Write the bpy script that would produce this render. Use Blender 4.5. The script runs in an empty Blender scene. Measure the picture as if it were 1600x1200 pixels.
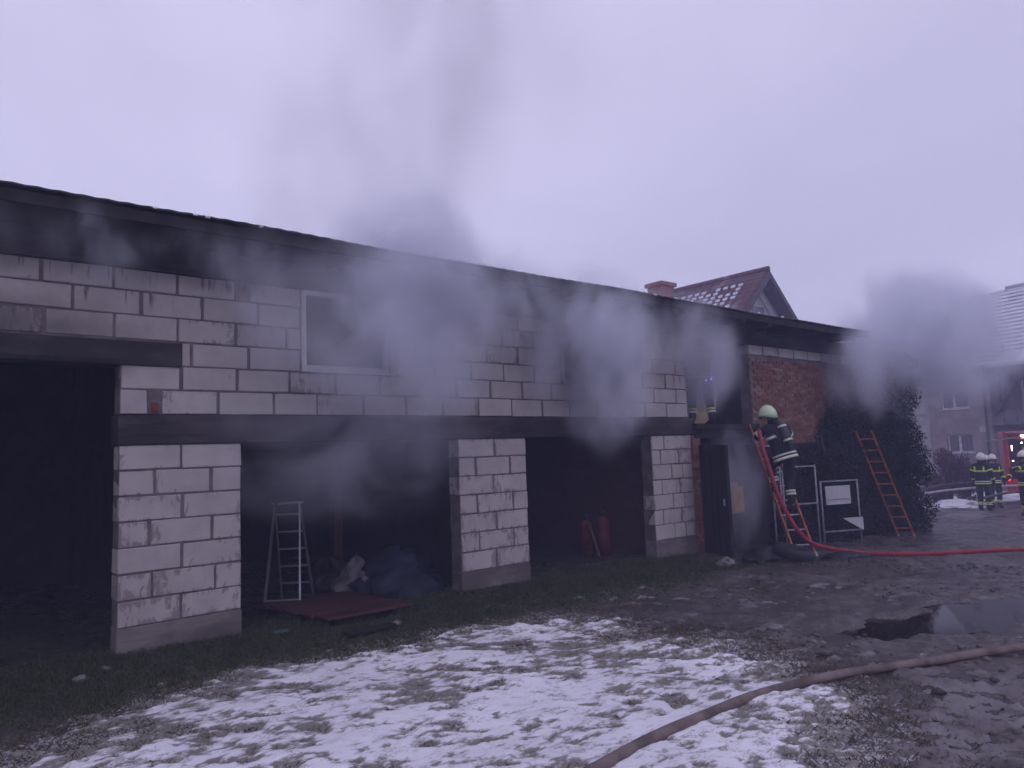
import bpy, bmesh, math, random
import numpy as np
from mathutils import Vector, Matrix, Euler, noise as mnoise

random.seed(7)
RNG = np.random.default_rng(11)
R = math.radians
scene = bpy.context.scene
COL = scene.collection

# ------------------------------------------------------------------ camera
CAM_POS = (0.0, -7.966, 1.749)
yaw, pitch, roll = 0.7032, 0.0973, -0.0387
fwd = Vector((math.sin(yaw) * math.cos(pitch), math.cos(yaw) * math.cos(pitch), math.sin(pitch)))
rgt = Vector((math.cos(yaw), -math.sin(yaw), 0))
upv = rgt.cross(fwd)
cr = rgt * math.cos(roll) + upv * math.sin(roll)
cu = -rgt * math.sin(roll) + upv * math.cos(roll)
cam_d = bpy.data.cameras.new("camera")
cam_d.sensor_width = 36.0
cam_d.lens = 1149.8 / 1600 * 36
cam_d.clip_start = 0.05
cam_d.clip_end = 2000
cam = bpy.data.objects.new("camera", cam_d)
COL.objects.link(cam)
M3 = Matrix((cr, cu, -fwd)).transposed()
cam.matrix_world = Matrix.Translation(CAM_POS) @ M3.to_4x4()
scene.camera = cam

# ------------------------------------------------------------------ sky, sun, exposure
SUN_EL, SUN_AZ = R(38), R(215)
world = bpy.data.worlds.new("World")
scene.world = world
world.use_nodes = True
wn, wl = world.node_tree.nodes, world.node_tree.links
wn.clear()
w_out = wn.new("ShaderNodeOutputWorld")
w_mix = wn.new("ShaderNodeAddShader")
bg_sky = wn.new("ShaderNodeBackground")
sky = wn.new("ShaderNodeTexSky")
sky.sky_type = 'NISHITA'
sky.sun_disc = False
sky.sun_elevation = SUN_EL
sky.sun_rotation = SUN_AZ
sky.air_density = 1.5
sky.dust_density = 4.0
bg_sky.inputs['Strength'].default_value = 0.005
wl.new(sky.outputs[0], bg_sky.inputs['Color'])
# the closed cloud deck under that sky: an even lavender dusk grey with soft cloud masses
bg_cl = wn.new("ShaderNodeBackground")
tc = wn.new("ShaderNodeTexCoord")
mp = wn.new("ShaderNodeMapping")
mp.inputs['Scale'].default_value = (1.0, 1.0, 2.2)
nz = wn.new("ShaderNodeTexNoise")
nz.inputs['Scale'].default_value = 1.5
nz.inputs['Detail'].default_value = 3
nz.inputs['Roughness'].default_value = 0.5
nz.inputs['Distortion'].default_value = 0.4
rmp = wn.new("ShaderNodeValToRGB")
rmp.color_ramp.elements[0].position = 0.34
rmp.color_ramp.elements[0].color = (0.530, 0.507, 0.725, 1)
rmp.color_ramp.elements[1].position = 0.66
rmp.color_ramp.elements[1].color = (0.632, 0.603, 0.845, 1)
wl.new(tc.outputs['Generated'], mp.inputs['Vector'])
wl.new(mp.outputs[0], nz.inputs['Vector'])
wl.new(nz.outputs['Fac'], rmp.inputs['Fac'])
wl.new(rmp.outputs['Color'], bg_cl.inputs['Color'])
bg_cl.inputs['Strength'].default_value = 1.08
wl.new(bg_sky.outputs[0], w_mix.inputs[0])
wl.new(bg_cl.outputs[0], w_mix.inputs[1])
wl.new(w_mix.outputs[0], w_out.inputs['Surface'])

sun_d = bpy.data.lights.new("sun", 'SUN')
sun_d.energy = 0.3
sun_d.angle = R(60)
sun_d.color = (0.86, 0.80, 1.0)
sun_o = bpy.data.objects.new("sun", sun_d)
COL.objects.link(sun_o)
sdir = Vector((math.sin(SUN_AZ) * math.cos(SUN_EL), math.cos(SUN_AZ) * math.cos(SUN_EL), math.sin(SUN_EL)))
sun_o.rotation_euler = sdir.to_track_quat('Z', 'Y').to_euler()
sun_o.location = sdir * 60

vs = scene.view_settings
vs.view_transform = 'Standard'
vs.look = 'None'
vs.exposure = 0.0
vs.gamma = 1.0
vs.use_curve_mapping = False
cy = scene.cycles
cy.use_denoising = True
cy.max_bounces = 8
cy.diffuse_bounces = 3
cy.glossy_bounces = 3
cy.volume_bounces = 4
cy.transparent_max_bounces = 16
cy.volume_step_rate = 5.0
cy.volume_max_steps = 256
cy.use_adaptive_sampling = True
cy.adaptive_threshold = 0.04

# ------------------------------------------------------------------ helpers
ORIG = {}
HAZE = 0.006


def tag(o, label=None, cat=None, group=None, kind=None):
    if label: o["label"] = label
    if cat: o["category"] = cat
    if group: o["group"] = group
    if kind: o["kind"] = kind
    return o


def thing(name, label, cat, loc=(0, 0, 0), rz=0.0, group=None):
    o = bpy.data.objects.new(name, None)
    o.empty_display_size = 0.2
    COL.objects.link(o)
    o.location = loc
    o.rotation_euler = (0, 0, rz)
    ORIG[o.name] = Vector(loc)
    return tag(o, label, cat, group)


class MB:
    """collects geometry; build() links it as one mesh object"""

    def __init__(s):
        s.v, s.f, s.m = [], [], []

    def add(s, vs_, fs_, mi=0):
        k = len(s.v)
        s.v += [tuple(p) for p in vs_]
        s.f += [tuple(i + k for i in f) for f in fs_]
        s.m += [mi] * len(fs_)
        return s

    def box(s, x0, x1, y0, y1, z0, z1, mi=0, mtx=None):
        vs_ = [Vector((x, y, z)) for z in (z0, z1) for y in (y0, y1) for x in (x0, x1)]
        if mtx: vs_ = [mtx @ p for p in vs_]
        return s.add(vs_, [(0, 2, 3, 1), (4, 5, 7, 6), (0, 1, 5, 4), (2, 6, 7, 3), (0, 4, 6, 2), (1, 3, 7, 5)], mi)

    def bar(s, a, b, w, h, up=(0, 0, 1), mi=0):
        a, b = Vector(a), Vector(b)
        d = (b - a).normalized()
        u = Vector(up)
        sd = d.cross(u)
        if sd.length < 1e-4: sd = d.cross(Vector((1, 0, 0)))
        sd.normalize()
        u = sd.cross(d)
        vs_ = []
        for p in (a, b):
            for i, j in ((-1, -1), (1, -1), (1, 1), (-1, 1)):
                vs_.append(p + sd * (i * w / 2) + u * (j * h / 2))
        return s.add(vs_, [(0, 1, 2, 3), (7, 6, 5, 4), (0, 4, 5, 1), (1, 5, 6, 2), (2, 6, 7, 3), (3, 7, 4, 0)], mi)

    def tube(s, pts, r, n=8, mi=0, cap=True, flat=1.0):
        pts = [Vector(p) for p in pts]
        rr = r if isinstance(r, (list, tuple)) else [r] * len(pts)
        k = len(s.v)
        prev = None
        for i, p in enumerate(pts):
            t = (pts[min(i + 1, len(pts) - 1)] - pts[max(i - 1, 0)]).normalized()
            if prev is None:
                a = Vector((0, 0, 1)) if abs(t.z) < 0.9 else Vector((1, 0, 0))
                n1 = t.cross(a).normalized()
            else:
                n1 = (prev - t * prev.dot(t)).normalized()
            n2 = t.cross(n1)
            prev = n1
            for j in range(n):
                an = 2 * math.pi * j / n
                s.v.append(tuple(p + n1 * (math.cos(an) * rr[i]) + n2 * (math.sin(an) * rr[i] * flat)))
        for i in range(len(pts) - 1):
            for j in range(n):
                a, b = k + i * n + j, k + i * n + (j + 1) % n
                s.f.append((a, b, b + n, a + n)); s.m.append(mi)
        if cap:
            s.f.append(tuple(k + j for j in range(n))[::-1]); s.m.append(mi)
            s.f.append(tuple(k + (len(pts) - 1) * n + j for j in range(n))); s.m.append(mi)
        return s

    def lathe(s, prof, n=24, c=(0, 0, 0), mi=0, mtx=None):
        k = len(s.v)
        for r, z in prof:
            for j in range(n):
                a = 2 * math.pi * j / n
                p = Vector((c[0] + math.cos(a) * r, c[1] + math.sin(a) * r, c[2] + z))
                if mtx: p = mtx @ p
                s.v.append(tuple(p))
        for i in range(len(prof) - 1):
            for j in range(n):
                a, b = k + i * n + j, k + i * n + (j + 1) % n
                s.f.append((a, b, b + n, a + n)); s.m.append(mi)
        return s

    def prism(s, poly, ax, a0, a1, mi=0):
        """poly of 2D points extruded along axis ax ('x': poly=(y,z), 'y': poly=(x,z), 'z': poly=(x,y))"""
        def mk(p, a):
            return {'x': (a, p[0], p[1]), 'y': (p[0], a, p[1]), 'z': (p[0], p[1], a)}[ax]
        n = len(poly)
        vs_ = [mk(p, a0) for p in poly] + [mk(p, a1) for p in poly]
        fs_ = [tuple(range(n)), tuple(range(2 * n - 1, n - 1, -1))]
        fs_ += [(i, i + n, (i + 1) % n + n, (i + 1) % n) for i in range(n)]
        return s.add(vs_, fs_, mi)

    def mesh(s, name, mats, off=Vector((0, 0, 0)), smooth=False, fix=True):
        me = bpy.data.meshes.new(name)
        me.from_pydata([(p[0] - off[0], p[1] - off[1], p[2] - off[2]) for p in s.v], [], s.f)
        for m in mats if isinstance(mats, (list, tuple)) else [mats]:
            me.materials.append(m)
        me.polygons.foreach_set("material_index", s.m)
        if smooth: me.polygons.foreach_set("use_smooth", [True] * len(s.f))
        if fix:
            bm = bmesh.new(); bm.from_mesh(me)
            bmesh.ops.recalc_face_normals(bm, faces=bm.faces)
            bm.to_mesh(me); bm.free()
        me.update()
        return me

    def build(s, name, mats, parent=None, smooth=False, local=False, bevel=0.0, at=None):
        off = Vector((0, 0, 0))
        if parent is not None and not local: off = ORIG.get(parent.name, off)
        if at is not None: off = Vector(at)
        me = s.mesh(name, mats, off, smooth)
        o = bpy.data.objects.new(name, me)
        COL.objects.link(o)
        if parent is not None:
            o.parent = parent
            ORIG[o.name] = ORIG.get(parent.name, Vector((0, 0, 0)))
        elif at is not None:
            o.location = at
            ORIG[o.name] = Vector(at)
        if bevel:
            b = o.modifiers.new("bevel", 'BEVEL'); b.width = bevel; b.segments = 2; b.limit_method = 'ANGLE'
        return o


def curve_pts(ctrl, n=12):
    """Catmull-Rom through control points"""
    P = [Vector(p) for p in ctrl]
    P = [P[0] * 2 - P[1]] + P + [P[-1] * 2 - P[-2]]
    out = []
    for i in range(1, len(P) - 2):
        for k in range(n):
            t = k / n
            a, b, c, d = P[i - 1], P[i], P[i + 1], P[i + 2]
            out.append(0.5 * ((2 * b) + (c - a) * t + (2 * a - 5 * b + 4 * c - d) * t * t + (3 * b - a - 3 * c + d) * t ** 3))
    out.append(P[-2])
    return out


# ------------------------------------------------------------------ numpy noise for the terrain
def vnoise(x, y, seed=0):
    xi, yi = np.floor(x).astype(np.int64), np.floor(y).astype(np.int64)
    xf, yf = x - xi, y - yi
    def h(a, b):
        n = (a * 374761393 + b * 668265263 + seed * 974634777) & 0x7fffffff
        n = ((n ^ (n >> 13)) * 1274126177) & 0x7fffffff
        return ((n ^ (n >> 16)) & 0xffff) / 65535.0
    u, v = xf * xf * (3 - 2 * xf), yf * yf * (3 - 2 * yf)
    return (h(xi, yi) * (1 - u) + h(xi + 1, yi) * u) * (1 - v) + (h(xi, yi + 1) * (1 - u) + h(xi + 1, yi + 1) * u) * v


def fbm(x, y, f, o=4, seed=0, rough=0.5):
    s, a, t = 0, 1.0, 0
    for i in range(o):
        s = s + a * vnoise(x * f + 17.3 * i, y * f - 9.1 * i, seed + i)
        t += a; a *= rough; f *= 2.03
    return s / t


def sst(e0, e1, x):
    t = np.clip((x - e0) / (e1 - e0), 0, 1)
    return t * t * (3 - 2 * t)


PUDDLE = [(6.78, -4.30), (7.3, -4.36), (8.0, -4.5), (8.8, -4.68), (9.9, -5.1), (10.8, -5.5), (10.6, -6.2), (9.4, -5.95),
          (8.45, -5.5), (7.6, -5.12), (6.98, -4.88), (7.05, -4.6)]
SNOW_EDGE = [(0.0, -2.15), (0.61, -1.98), (1.46, -1.6), (2.21, -1.2), (3.2, -1.2), (4.6, -1.4), (5.7, -1.7), (6.0, -2.5),
             (5.85, -3.65), (5.75, -4.7), (5.2, -5.6), (4.2, -6.2), (3.0, -7.0), (1.5, -7.6), (-3, -7), (-3, -2.6)]


def poly_sd(x, y, poly):
    """signed distance, positive inside"""
    d = np.full(x.shape, 1e9)
    ins = np.zeros(x.shape, bool)
    n = len(poly)
    for i in range(n):
        (ax, ay), (bx, by) = poly[i], poly[(i + 1) % n]
        ex, ey = bx - ax, by - ay
        t = np.clip(((x - ax) * ex + (y - ay) * ey) / (ex * ex + ey * ey), 0, 1)
        d = np.minimum(d, np.hypot(x - ax - t * ex, y - ay - t * ey))
        c = ((ay > y) != (by > y)) & (x < (bx - ax) * (y - ay) / (by - ay + 1e-12) + ax)
        ins ^= c
    return np.where(ins, d, -d)


def base_z(x):
    s = np.logaddexp(0, (x - 10) / 1.5) * 1.5
    return -1.9 * (1 - np.exp(-s / 42))


WATER_Z = -0.06


def terrain(x, y):
    x = np.asarray(x, float); y = np.asarray(y, float)
    z = base_z(x)
    near = sst(45, 20, np.hypot(x - 4, y + 4))
    inside = sst(0.0, 0.5, y) * sst(-4, -3, x) * sst(18, 17, x)
    mud = sst(3.4, 5.2, x - 0.4 * (y + 5)) * sst(-0.6, -1.6, y)
    z = z + near * (1 - inside) * ((fbm(x, y, 0.7, 3, 3) - 0.5) * 0.08 + (fbm(x, y, 3.0, 4, 5, 0.55) - 0.5) * (0.03 + 0.045 * mud))
    # wheel ruts that run along the yard
    a = x * 0.45 - y * 0.0 + 0
    rut = np.sin((y + 0.42 * x + 0.25 * (fbm(x, y, 0.5, 2, 9) - 0.5)) * 3.6)
    z = z + near * mud * (1 - inside) * 0.022 * rut
    # low verge rising to the wall on the left
    z = z + 0.05 * sst(-1.6, -0.3, y) * sst(3.2, 1.0, x) * (1 - inside)
    sd = poly_sd(x, y, PUDDLE) + (fbm(x, y, 2.6, 5, 21, .6) - 0.5) * 0.62 - .05
    z = z - (z + 0.11) * sst(-0.26, 0.12, sd)
    z = np.where((sd < -.09) & (sd > -1.4), np.maximum(z, WATER_Z + 0.006 + 0.02 * sst(-.1, -.4, sd)), z)
    return z


def tz(x, y):
    return float(terrain(np.array([x]), np.array([y]))[0])


# ------------------------------------------------------------------ materials
def new_mat(name):
    m = bpy.data.materials.new(name)
    m.use_nodes = True
    nt = m.node_tree
    b = nt.nodes["Principled BSDF"]
    return m, nt, b


def N(nt, t, **kw):
    n = nt.nodes.new(t)
    for k, v in kw.items():
        if hasattr(n, k): setattr(n, k, v)
        else: n.inputs[k.replace('_', ' ')].default_value = v
    return n


def L(nt, a, b):
    nt.links.new(a, b)


def mixc(nt, fac, a, b, mode='MIX'):
    n = nt.nodes.new("ShaderNodeMix")
    n.data_type = 'RGBA'
    n.blend_type = mode
    for s, v in ((n.inputs[0], fac), (n.inputs[6], a), (n.inputs[7], b)):
        if hasattr(v, 'is_linked') or hasattr(v, 'links'): nt.links.new(v, s)
        elif isinstance(v, (int, float)): s.default_value = v
        else: s.default_value = (*v, 1) if len(v) == 3 else v
    return n.outputs[2]


def math_n(nt, op, a, b=None, c=None, clamp=False):
    n = nt.nodes.new("ShaderNodeMath")
    n.operation = op
    n.use_clamp = clamp
    for i, v in enumerate((a, b, c)):
        if v is None: continue
        if isinstance(v, (int, float)): n.inputs[i].default_value = v
        else: nt.links.new(v, n.inputs[i])
    return n.outputs[0]


def smap(nt, v, lo, hi, a=0.0, b=1.0):
    n = nt.nodes.new("ShaderNodeMapRange")
    n.interpolation_type = 'SMOOTHSTEP'
    nt.links.new(v, n.inputs[0])
    n.inputs[1].default_value, n.inputs[2].default_value = lo, hi
    n.inputs[3].default_value, n.inputs[4].default_value = a, b
    return n.outputs[0]


def pos_noise(nt, scale, detail=4, rough=0.55, stretch=(1, 1, 1), coord='pos', dist=0.0, off=(0, 0, 0)):
    if coord == 'pos': src = N(nt, "ShaderNodeNewGeometry").outputs['Position']
    else: src = N(nt, "ShaderNodeTexCoord").outputs['Object']
    mpn = nt.nodes.new("ShaderNodeMapping")
    mpn.inputs['Scale'].default_value = stretch
    mpn.inputs['Location'].default_value = off
    nt.links.new(src, mpn.inputs[0])
    t = nt.nodes.new("ShaderNodeTexNoise")
    t.inputs['Scale'].default_value = scale
    t.inputs['Detail'].default_value = detail
    t.inputs['Roughness'].default_value = rough
    t.inputs['Distortion'].default_value = dist
    nt.links.new(mpn.outputs[0], t.inputs['Vector'])
    return t.outputs['Fac']


def bump(nt, b, h, strength=0.3, dist=0.02):
    n = nt.nodes.new("ShaderNodeBump")
    n.inputs['Strength'].default_value = strength
    n.inputs['Distance'].default_value = dist
    nt.links.new(h, n.inputs['Height'])
    nt.links.new(n.outputs[0], b.inputs['Normal'])


def simple(name, c, rough=0.7, var=0.25, scale=6.0, bmp=0.2, metal=0.0, c2=None, spec=0.3, coord='obj', stretch=(1, 1, 1), bscale=None):
    m, nt, b = new_mat(name)
    n1 = pos_noise(nt, scale, 5, 0.6, stretch, coord)
    c2 = c2 or tuple(max(0, v * (1 - var)) for v in c)
    f = smap(nt, n1, 0.35, 0.65)
    L(nt, mixc(nt, f, c2, tuple(min(1, v * (1 + var * 0.4)) for v in c)), b.inputs['Base Color'])
    b.inputs['Roughness'].default_value = rough
    b.inputs['Metallic'].default_value = metal
    b.inputs['Specular IOR Level'].default_value = spec
    if bmp: bump(nt, b, pos_noise(nt, bscale or scale * 6, 4, 0.6, stretch, coord), bmp, 0.01)
    return m


def block_mat(name, drips=0.0, smear=0.5):
    """aerated concrete block: chalky face, grey mortar smears along its edges, soot where it burned"""
    m, nt, b = new_mat(name)
    rnd = N(nt, "ShaderNodeObjectInfo").outputs['Random']
    fine = pos_noise(nt, 3.0, 6, 0.65)
    grain = pos_noise(nt, 60, 3, 0.6)
    c = mixc(nt, smap(nt, fine, 0.3, 0.7), (0.385, 0.352, 0.342), (0.48, 0.445, 0.435))
    c = mixc(nt, math_n(nt, 'MULTIPLY', rnd, 0.35), c, (0.33, 0.295, 0.285))
    # mortar smears, strongest near the top and bottom edges of a block
    g = N(nt, "ShaderNodeTexCoord").outputs['Generated']
    sx = N(nt, "ShaderNodeSeparateXYZ"); L(nt, g, sx.inputs[0])
    ez = math_n(nt, 'ABSOLUTE', math_n(nt, 'SUBTRACT', sx.outputs[2], 0.5))
    ex = math_n(nt, 'ABSOLUTE', math_n(nt, 'SUBTRACT', sx.outputs[0], 0.5))
    e = math_n(nt, 'MAXIMUM', ez, ex)
    sm = pos_noise(nt, 9, 5, 0.7, (1.6, 1.6, 0.55), dist=0.8)
    sm2 = math_n(nt, 'ADD', sm, math_n(nt, 'MULTIPLY', e, 0.42 * smear + 0.1))
    patch = pos_noise(nt, 1.3, 2, 0.5, off=(3, 1, 7))
    sm2 = math_n(nt, 'ADD', sm2, math_n(nt, 'MULTIPLY', math_n(nt, 'SUBTRACT', patch, 0.5), 0.5))
    mask = smap(nt, sm2, 0.815 - 0.085 * smear, 0.865 - 0.07 * smear)
    c = mixc(nt, math_n(nt, 'MULTIPLY', mask, 0.30 + 0.5 * smear), c, (0.20, 0.17, 0.17))
    if drips:
        dr = pos_noise(nt, 14, 3, 0.6, (1.0, 1.0, 0.09), dist=0.4)
        dm = math_n(nt, 'MULTIPLY', smap(nt, dr, 0.56, 0.63), smap(nt, sx.outputs[2], 0.15, 0.75))
        c = mixc(nt, math_n(nt, 'MULTIPLY', dm, drips), c, (0.13, 0.105, 0.105))
    # soot licked up over the burned gateway on the left
    p = N(nt, "ShaderNodeSeparateXYZ"); L(nt, N(nt, "ShaderNodeNewGeometry").outputs['Position'], p.inputs[0])
    sn = math_n(nt, 'MULTIPLY', math_n(nt, 'SUBTRACT', pos_noise(nt, 2.2, 4, 0.6), 0.5), 1.1)
    s1 = math_n(nt, 'MULTIPLY', smap(nt, math_n(nt, 'ADD', p.outputs[0], sn), 2.5, 0.7), smap(nt, math_n(nt, 'ADD', p.outputs[2], math_n(nt, 'MULTIPLY', sn, .3)), 3.52, 3.1))
    s1 = math_n(nt, 'MULTIPLY', s1, smap(nt, p.outputs[2], 2.6, 2.75))
    s2 = math_n(nt, 'MULTIPLY', smap(nt, math_n(nt, 'ADD', p.outputs[2], math_n(nt, 'MULTIPLY', sn, .22)), 3.58, 3.82), 0.45)
    s3 = smap(nt, math_n(nt, 'ADD', p.outputs[0], math_n(nt, 'MULTIPLY', sn, .25)), 10.55, 10.95, 0, 0.6)
    s3 = math_n(nt, 'MULTIPLY', s3, smap(nt, p.outputs[2], 2.2, 1.9))
    s3 = math_n(nt, 'MULTIPLY', s3, smap(nt, p.outputs[0], 12, 11))
    so = math_n(nt, 'MAXIMUM', math_n(nt, 'MAXIMUM', math_n(nt, 'MULTIPLY', s1, 0.78), s2), s3)
    c = mixc(nt, so, c, (0.06, 0.05, 0.05))
    c = mixc(nt, math_n(nt, 'MULTIPLY', grain, 0.12), c, (0.2, 0.18, 0.17))
    L(nt, c, b.inputs['Base Color'])
    b.inputs['Roughness'].default_value = 0.95
    b.inputs['Specular IOR Level'].default_value = 0.1
    bump(nt, b, math_n(nt, 'ADD', math_n(nt, 'MULTIPLY', grain, 0.5), math_n(nt, 'MULTIPLY', mask, 1.2)), 0.35, 0.006)
    return m


def brick_mat(name, c1, c2, c3):
    m, nt, b = new_mat(name)
    rnd = N(nt, "ShaderNodeObjectInfo").outputs['Random']
    n1 = pos_noise(nt, 12, 5, 0.65)
    c = mixc(nt, rnd, c1, c2)
    c = mixc(nt, smap(nt, n1, 0.42, 0.75, 0, .6), c, (0.07, 0.04, 0.035))
    st = smap(nt, pos_noise(nt, 2.6, 5, 0.7, (1, 1, 1.8), dist=0.6), 0.52, 0.64, 0, 0.65)
    c = mixc(nt, st, c, c3)
    L(nt, c, b.inputs['Base Color'])
    b.inputs['Roughness'].default_value = 0.9
    b.inputs['Specular IOR Level'].default_value = 0.15
    bump(nt, b, n1, 0.4, 0.008)
    return m


def concrete_mat(name, c, dark, lines=True, soot=0.5):
    m, nt, b = new_mat(name)
    n1 = pos_noise(nt, 1.8, 5, 0.65, (0.5, 1, 1.3))
    n2 = pos_noise(nt, 20, 4, 0.6, (0.15, 1, 1.5))
    cc = mixc(nt, smap(nt, n1, 0.3 + (0.3 - 0.3 * soot), 0.62 + (0.2 - 0.3 * soot)), dark, c)
    cc = mixc(nt, smap(nt, n2, 0.45, 0.7, 0, 0.35), cc, dark)
    L(nt, cc, b.inputs['Base Color'])
    b.inputs['Roughness'].default_value = 0.9
    b.inputs['Specular IOR Level'].default_value = 0.15
    bump(nt, b, n2, 0.4, 0.01)
    return m


def emit_mat(name, c, s):
    m, nt, b = new_mat(name)
    b.inputs['Base Color'].default_value = (*c, 1)
    b.inputs['Emission Color'].default_value = (*c, 1)
    b.inputs['Emission Strength'].default_value = s
    return m


MAT = {}
MAT['block'] = block_mat('aerated block', 0.0, 0.35)
MAT['block_smear'] = block_mat('aerated block with mortar smears', 0.0, 0.95)
MAT['block_drip'] = block_mat('aerated block with drips', 0.9, 0.4)
MAT['mortar'] = simple('mortar', (0.15, 0.128, 0.128), 0.95, 0.35, 5, 0.5, coord='pos')
MAT['beam'] = concrete_mat('sooty concrete beam', (0.085, 0.072, 0.078), (0.035, 0.03, 0.034), soot=0.5)
MAT['ring'] = concrete_mat('sooty ring beam', (0.06, 0.052, 0.056), (0.018, 0.016, 0.018), soot=0.55)
MAT['plinth'] = concrete_mat('plinth concrete', (0.20, 0.17, 0.165), (0.10, 0.085, 0.08), soot=0.6)
MAT['brick'] = brick_mat('red brick', (0.15, 0.062, 0.05), (0.25, 0.12, 0.09), (0.33, 0.24, 0.21))
MAT['brick_chimney'] = brick_mat('orange chimney brick', (0.30, 0.12, 0.085), (0.34, 0.15, 0.11), (0.30, 0.2, 0.17))
MAT['brick_dark'] = brick_mat('sooty brick', (0.07, 0.035, 0.03), (0.10, 0.045, 0.04), (0.10, 0.07, 0.06))
MAT['brick_bright'] = simple('orange brick', (0.20, 0.055, 0.04), 0.9, 0.3, 9, 0.4)
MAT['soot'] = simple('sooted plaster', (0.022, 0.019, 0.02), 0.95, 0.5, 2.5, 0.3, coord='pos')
MAT['char'] = simple('charred timber', (0.018, 0.015, 0.015), 0.8, 0.5, 5, 0.5, coord='pos', stretch=(1, 1, 0.2))
MAT['roof_sheet'] = simple('dark roof sheet', (0.035, 0.035, 0.042), 0.55, 0.3, 3, 0.15, coord='pos')
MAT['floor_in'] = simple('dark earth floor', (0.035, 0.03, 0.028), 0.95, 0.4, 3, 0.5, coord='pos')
MAT['win_white'] = simple('white window frame', (0.62, 0.60, 0.60), 0.45, 0.25, 4, 0.05)
MAT['win_sooty'] = simple('smoke stained window frame', (0.36, 0.33, 0.34), 0.6, 0.45, 4, 0.05)
MAT['alu'] = simple('aluminium', (0.24, 0.24, 0.26), 0.4, 0.15, 12, 0.05, metal=0.6)
MAT['galv'] = simple('galvanised tube', (0.30, 0.30, 0.32), 0.5, 0.3, 10, 0.1, metal=0.3)
MAT['orange'] = simple('orange ladder rail', (0.36, 0.105, 0.045), 0.6, 0.45, 8, 0.1)
MAT['steel'] = simple('worn steel', (0.45, 0.44, 0.43), 0.45, 0.3, 14, 0.1, metal=0.5)
MAT['hose_red'] = simple('red hose', (0.30, 0.028, 0.048), 0.55, 0.25, 14, 0.3, bscale=160)
MAT['hose_tan'] = simple('muddy canvas hose', (0.16, 0.122, 0.115), 0.8, 0.5, 4, 0.12, coord='pos', bscale=300)
MAT['hose_dark'] = simple('dark hose', (0.09, 0.07, 0.075), 0.7, 0.4, 5, 0.3, coord='pos')
MAT['rubber'] = simple('black rubber', (0.015, 0.015, 0.017), 0.6, 0.4, 7, 0.3, coord='pos')
MAT['tarp_black'] = simple('black sheet', (0.014, 0.014, 0.018), 0.45, 0.4, 5, 0.2, coord='pos')
MAT['tarp_blue'] = simple('dark blue tarpaulin', (0.009, 0.014, 0.03), 0.6, 0.4, 4, 0.2, coord='pos')
MAT['cloth'] = simple('pale sheet', (0.12, 0.115, 0.12), 0.85, 0.3, 6, 0.2, coord='pos')
MAT['wood'] = simple('brown timber', (0.075, 0.04, 0.026), 0.7, 0.4, 4, 0.3, coord='pos', stretch=(1, 1, 0.1))
MAT['redboard'] = simple('red brown board', (0.065, 0.022, 0.02), 0.6, 0.35, 3, 0.15, coord='pos', stretch=(0.3, 1, 1))
MAT['yellow'] = simple('yellow plastic', (0.50, 0.28, 0.05), 0.6, 0.3, 5, 0.1, coord='pos')
MAT['glow_yellow'] = simple('pale yellow glow stand-in', (0.62, 0.50, 0.26), 0.9, 0.3, 4, 0.5, coord='pos')  # yellow that stands in for the glow in the upper doorway
MAT['redtank'] = simple('red painted steel', (0.11, 0.016, 0.014), 0.6, 0.5, 6, 0.1)
MAT['white'] = simple('white panel', (0.46, 0.45, 0.48), 0.6, 0.12, 3, 0.03)
MAT['suit'] = simple('navy fire suit', (0.014, 0.016, 0.030), 0.8, 0.4, 14, 0.5)
MAT['boot'] = simple('black boot', (0.012, 0.012, 0.013), 0.5, 0.3, 10, 0.2)
MAT['skin'] = simple('skin', (0.42, 0.26, 0.20), 0.55, 0.1, 10, 0.05)
MAT['helmet_green'] = simple('luminous pale green helmet', (0.58, 0.72, 0.48), 0.35, 0.08, 4, 0.0, spec=0.5)
MAT['helmet_white'] = simple('off white helmet', (0.70, 0.69, 0.62), 0.35, 0.08, 4, 0.0, spec=0.5)
MAT['hiviz'] = simple('lime reflective tape', (0.62, 0.74, 0.10), 0.5, 0.15, 20, 0.0)
MAT['silver'] = simple('silver reflective tape', (0.66, 0.70, 0.58), 0.45, 0.15, 20, 0.0)
MAT['visor'] = simple('dark visor', (0.02, 0.02, 0.025), 0.15, 0.1, 4, 0.0, spec=0.6)
MAT['tank'] = simple('grey air cylinder', (0.05, 0.055, 0.06), 0.4, 0.2, 6, 0.0)
MAT['jacket'] = simple('dark civilian jacket', (0.025, 0.024, 0.028), 0.85, 0.3, 8, 0.2)
MAT['truck_red'] = simple('fire engine red', (0.42, 0.028, 0.03), 0.3, 0.12, 2, 0.02, spec=0.5)
MAT['truck_dark'] = simple('locker interior', (0.10, 0.09, 0.09), 0.6, 0.4, 5, 0.1)
MAT['lamp_pink'] = emit_mat('lit lamp strip', (1.0, 0.83, 0.92), 5.0)
MAT['lamp_spot'] = emit_mat('lit locker lamp', (1.0, 0.88, 0.85), 9.0)
MAT['lamp_red'] = emit_mat('lit red lamp', (1.0, 0.03, 0.04), 5.0)
MAT['lamp_violet'] = emit_mat('lit violet torch', (0.34, 0.12, 1.0), 4.0)
MAT['render'] = simple('grey render', (0.31, 0.26, 0.25), 0.95, 0.22, 1.6, 0.5, coord='pos', bscale=14)
MAT['render_pale'] = simple('pale render', (0.40, 0.38, 0.36), 0.95, 0.2, 1.6, 0.3, coord='pos')
MAT['timber_grey'] = simple('weathered porch timber', (0.10, 0.085, 0.085), 0.85, 0.35, 3, 0.3, coord='pos')
MAT['balcony'] = simple('balcony cladding', (0.17, 0.145, 0.16), 0.85, 0.3, 3, 0.2, coord='pos')
MAT['zinc'] = simple('zinc pipe', (0.10, 0.095, 0.10), 0.5, 0.3, 4, 0.1)


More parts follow.
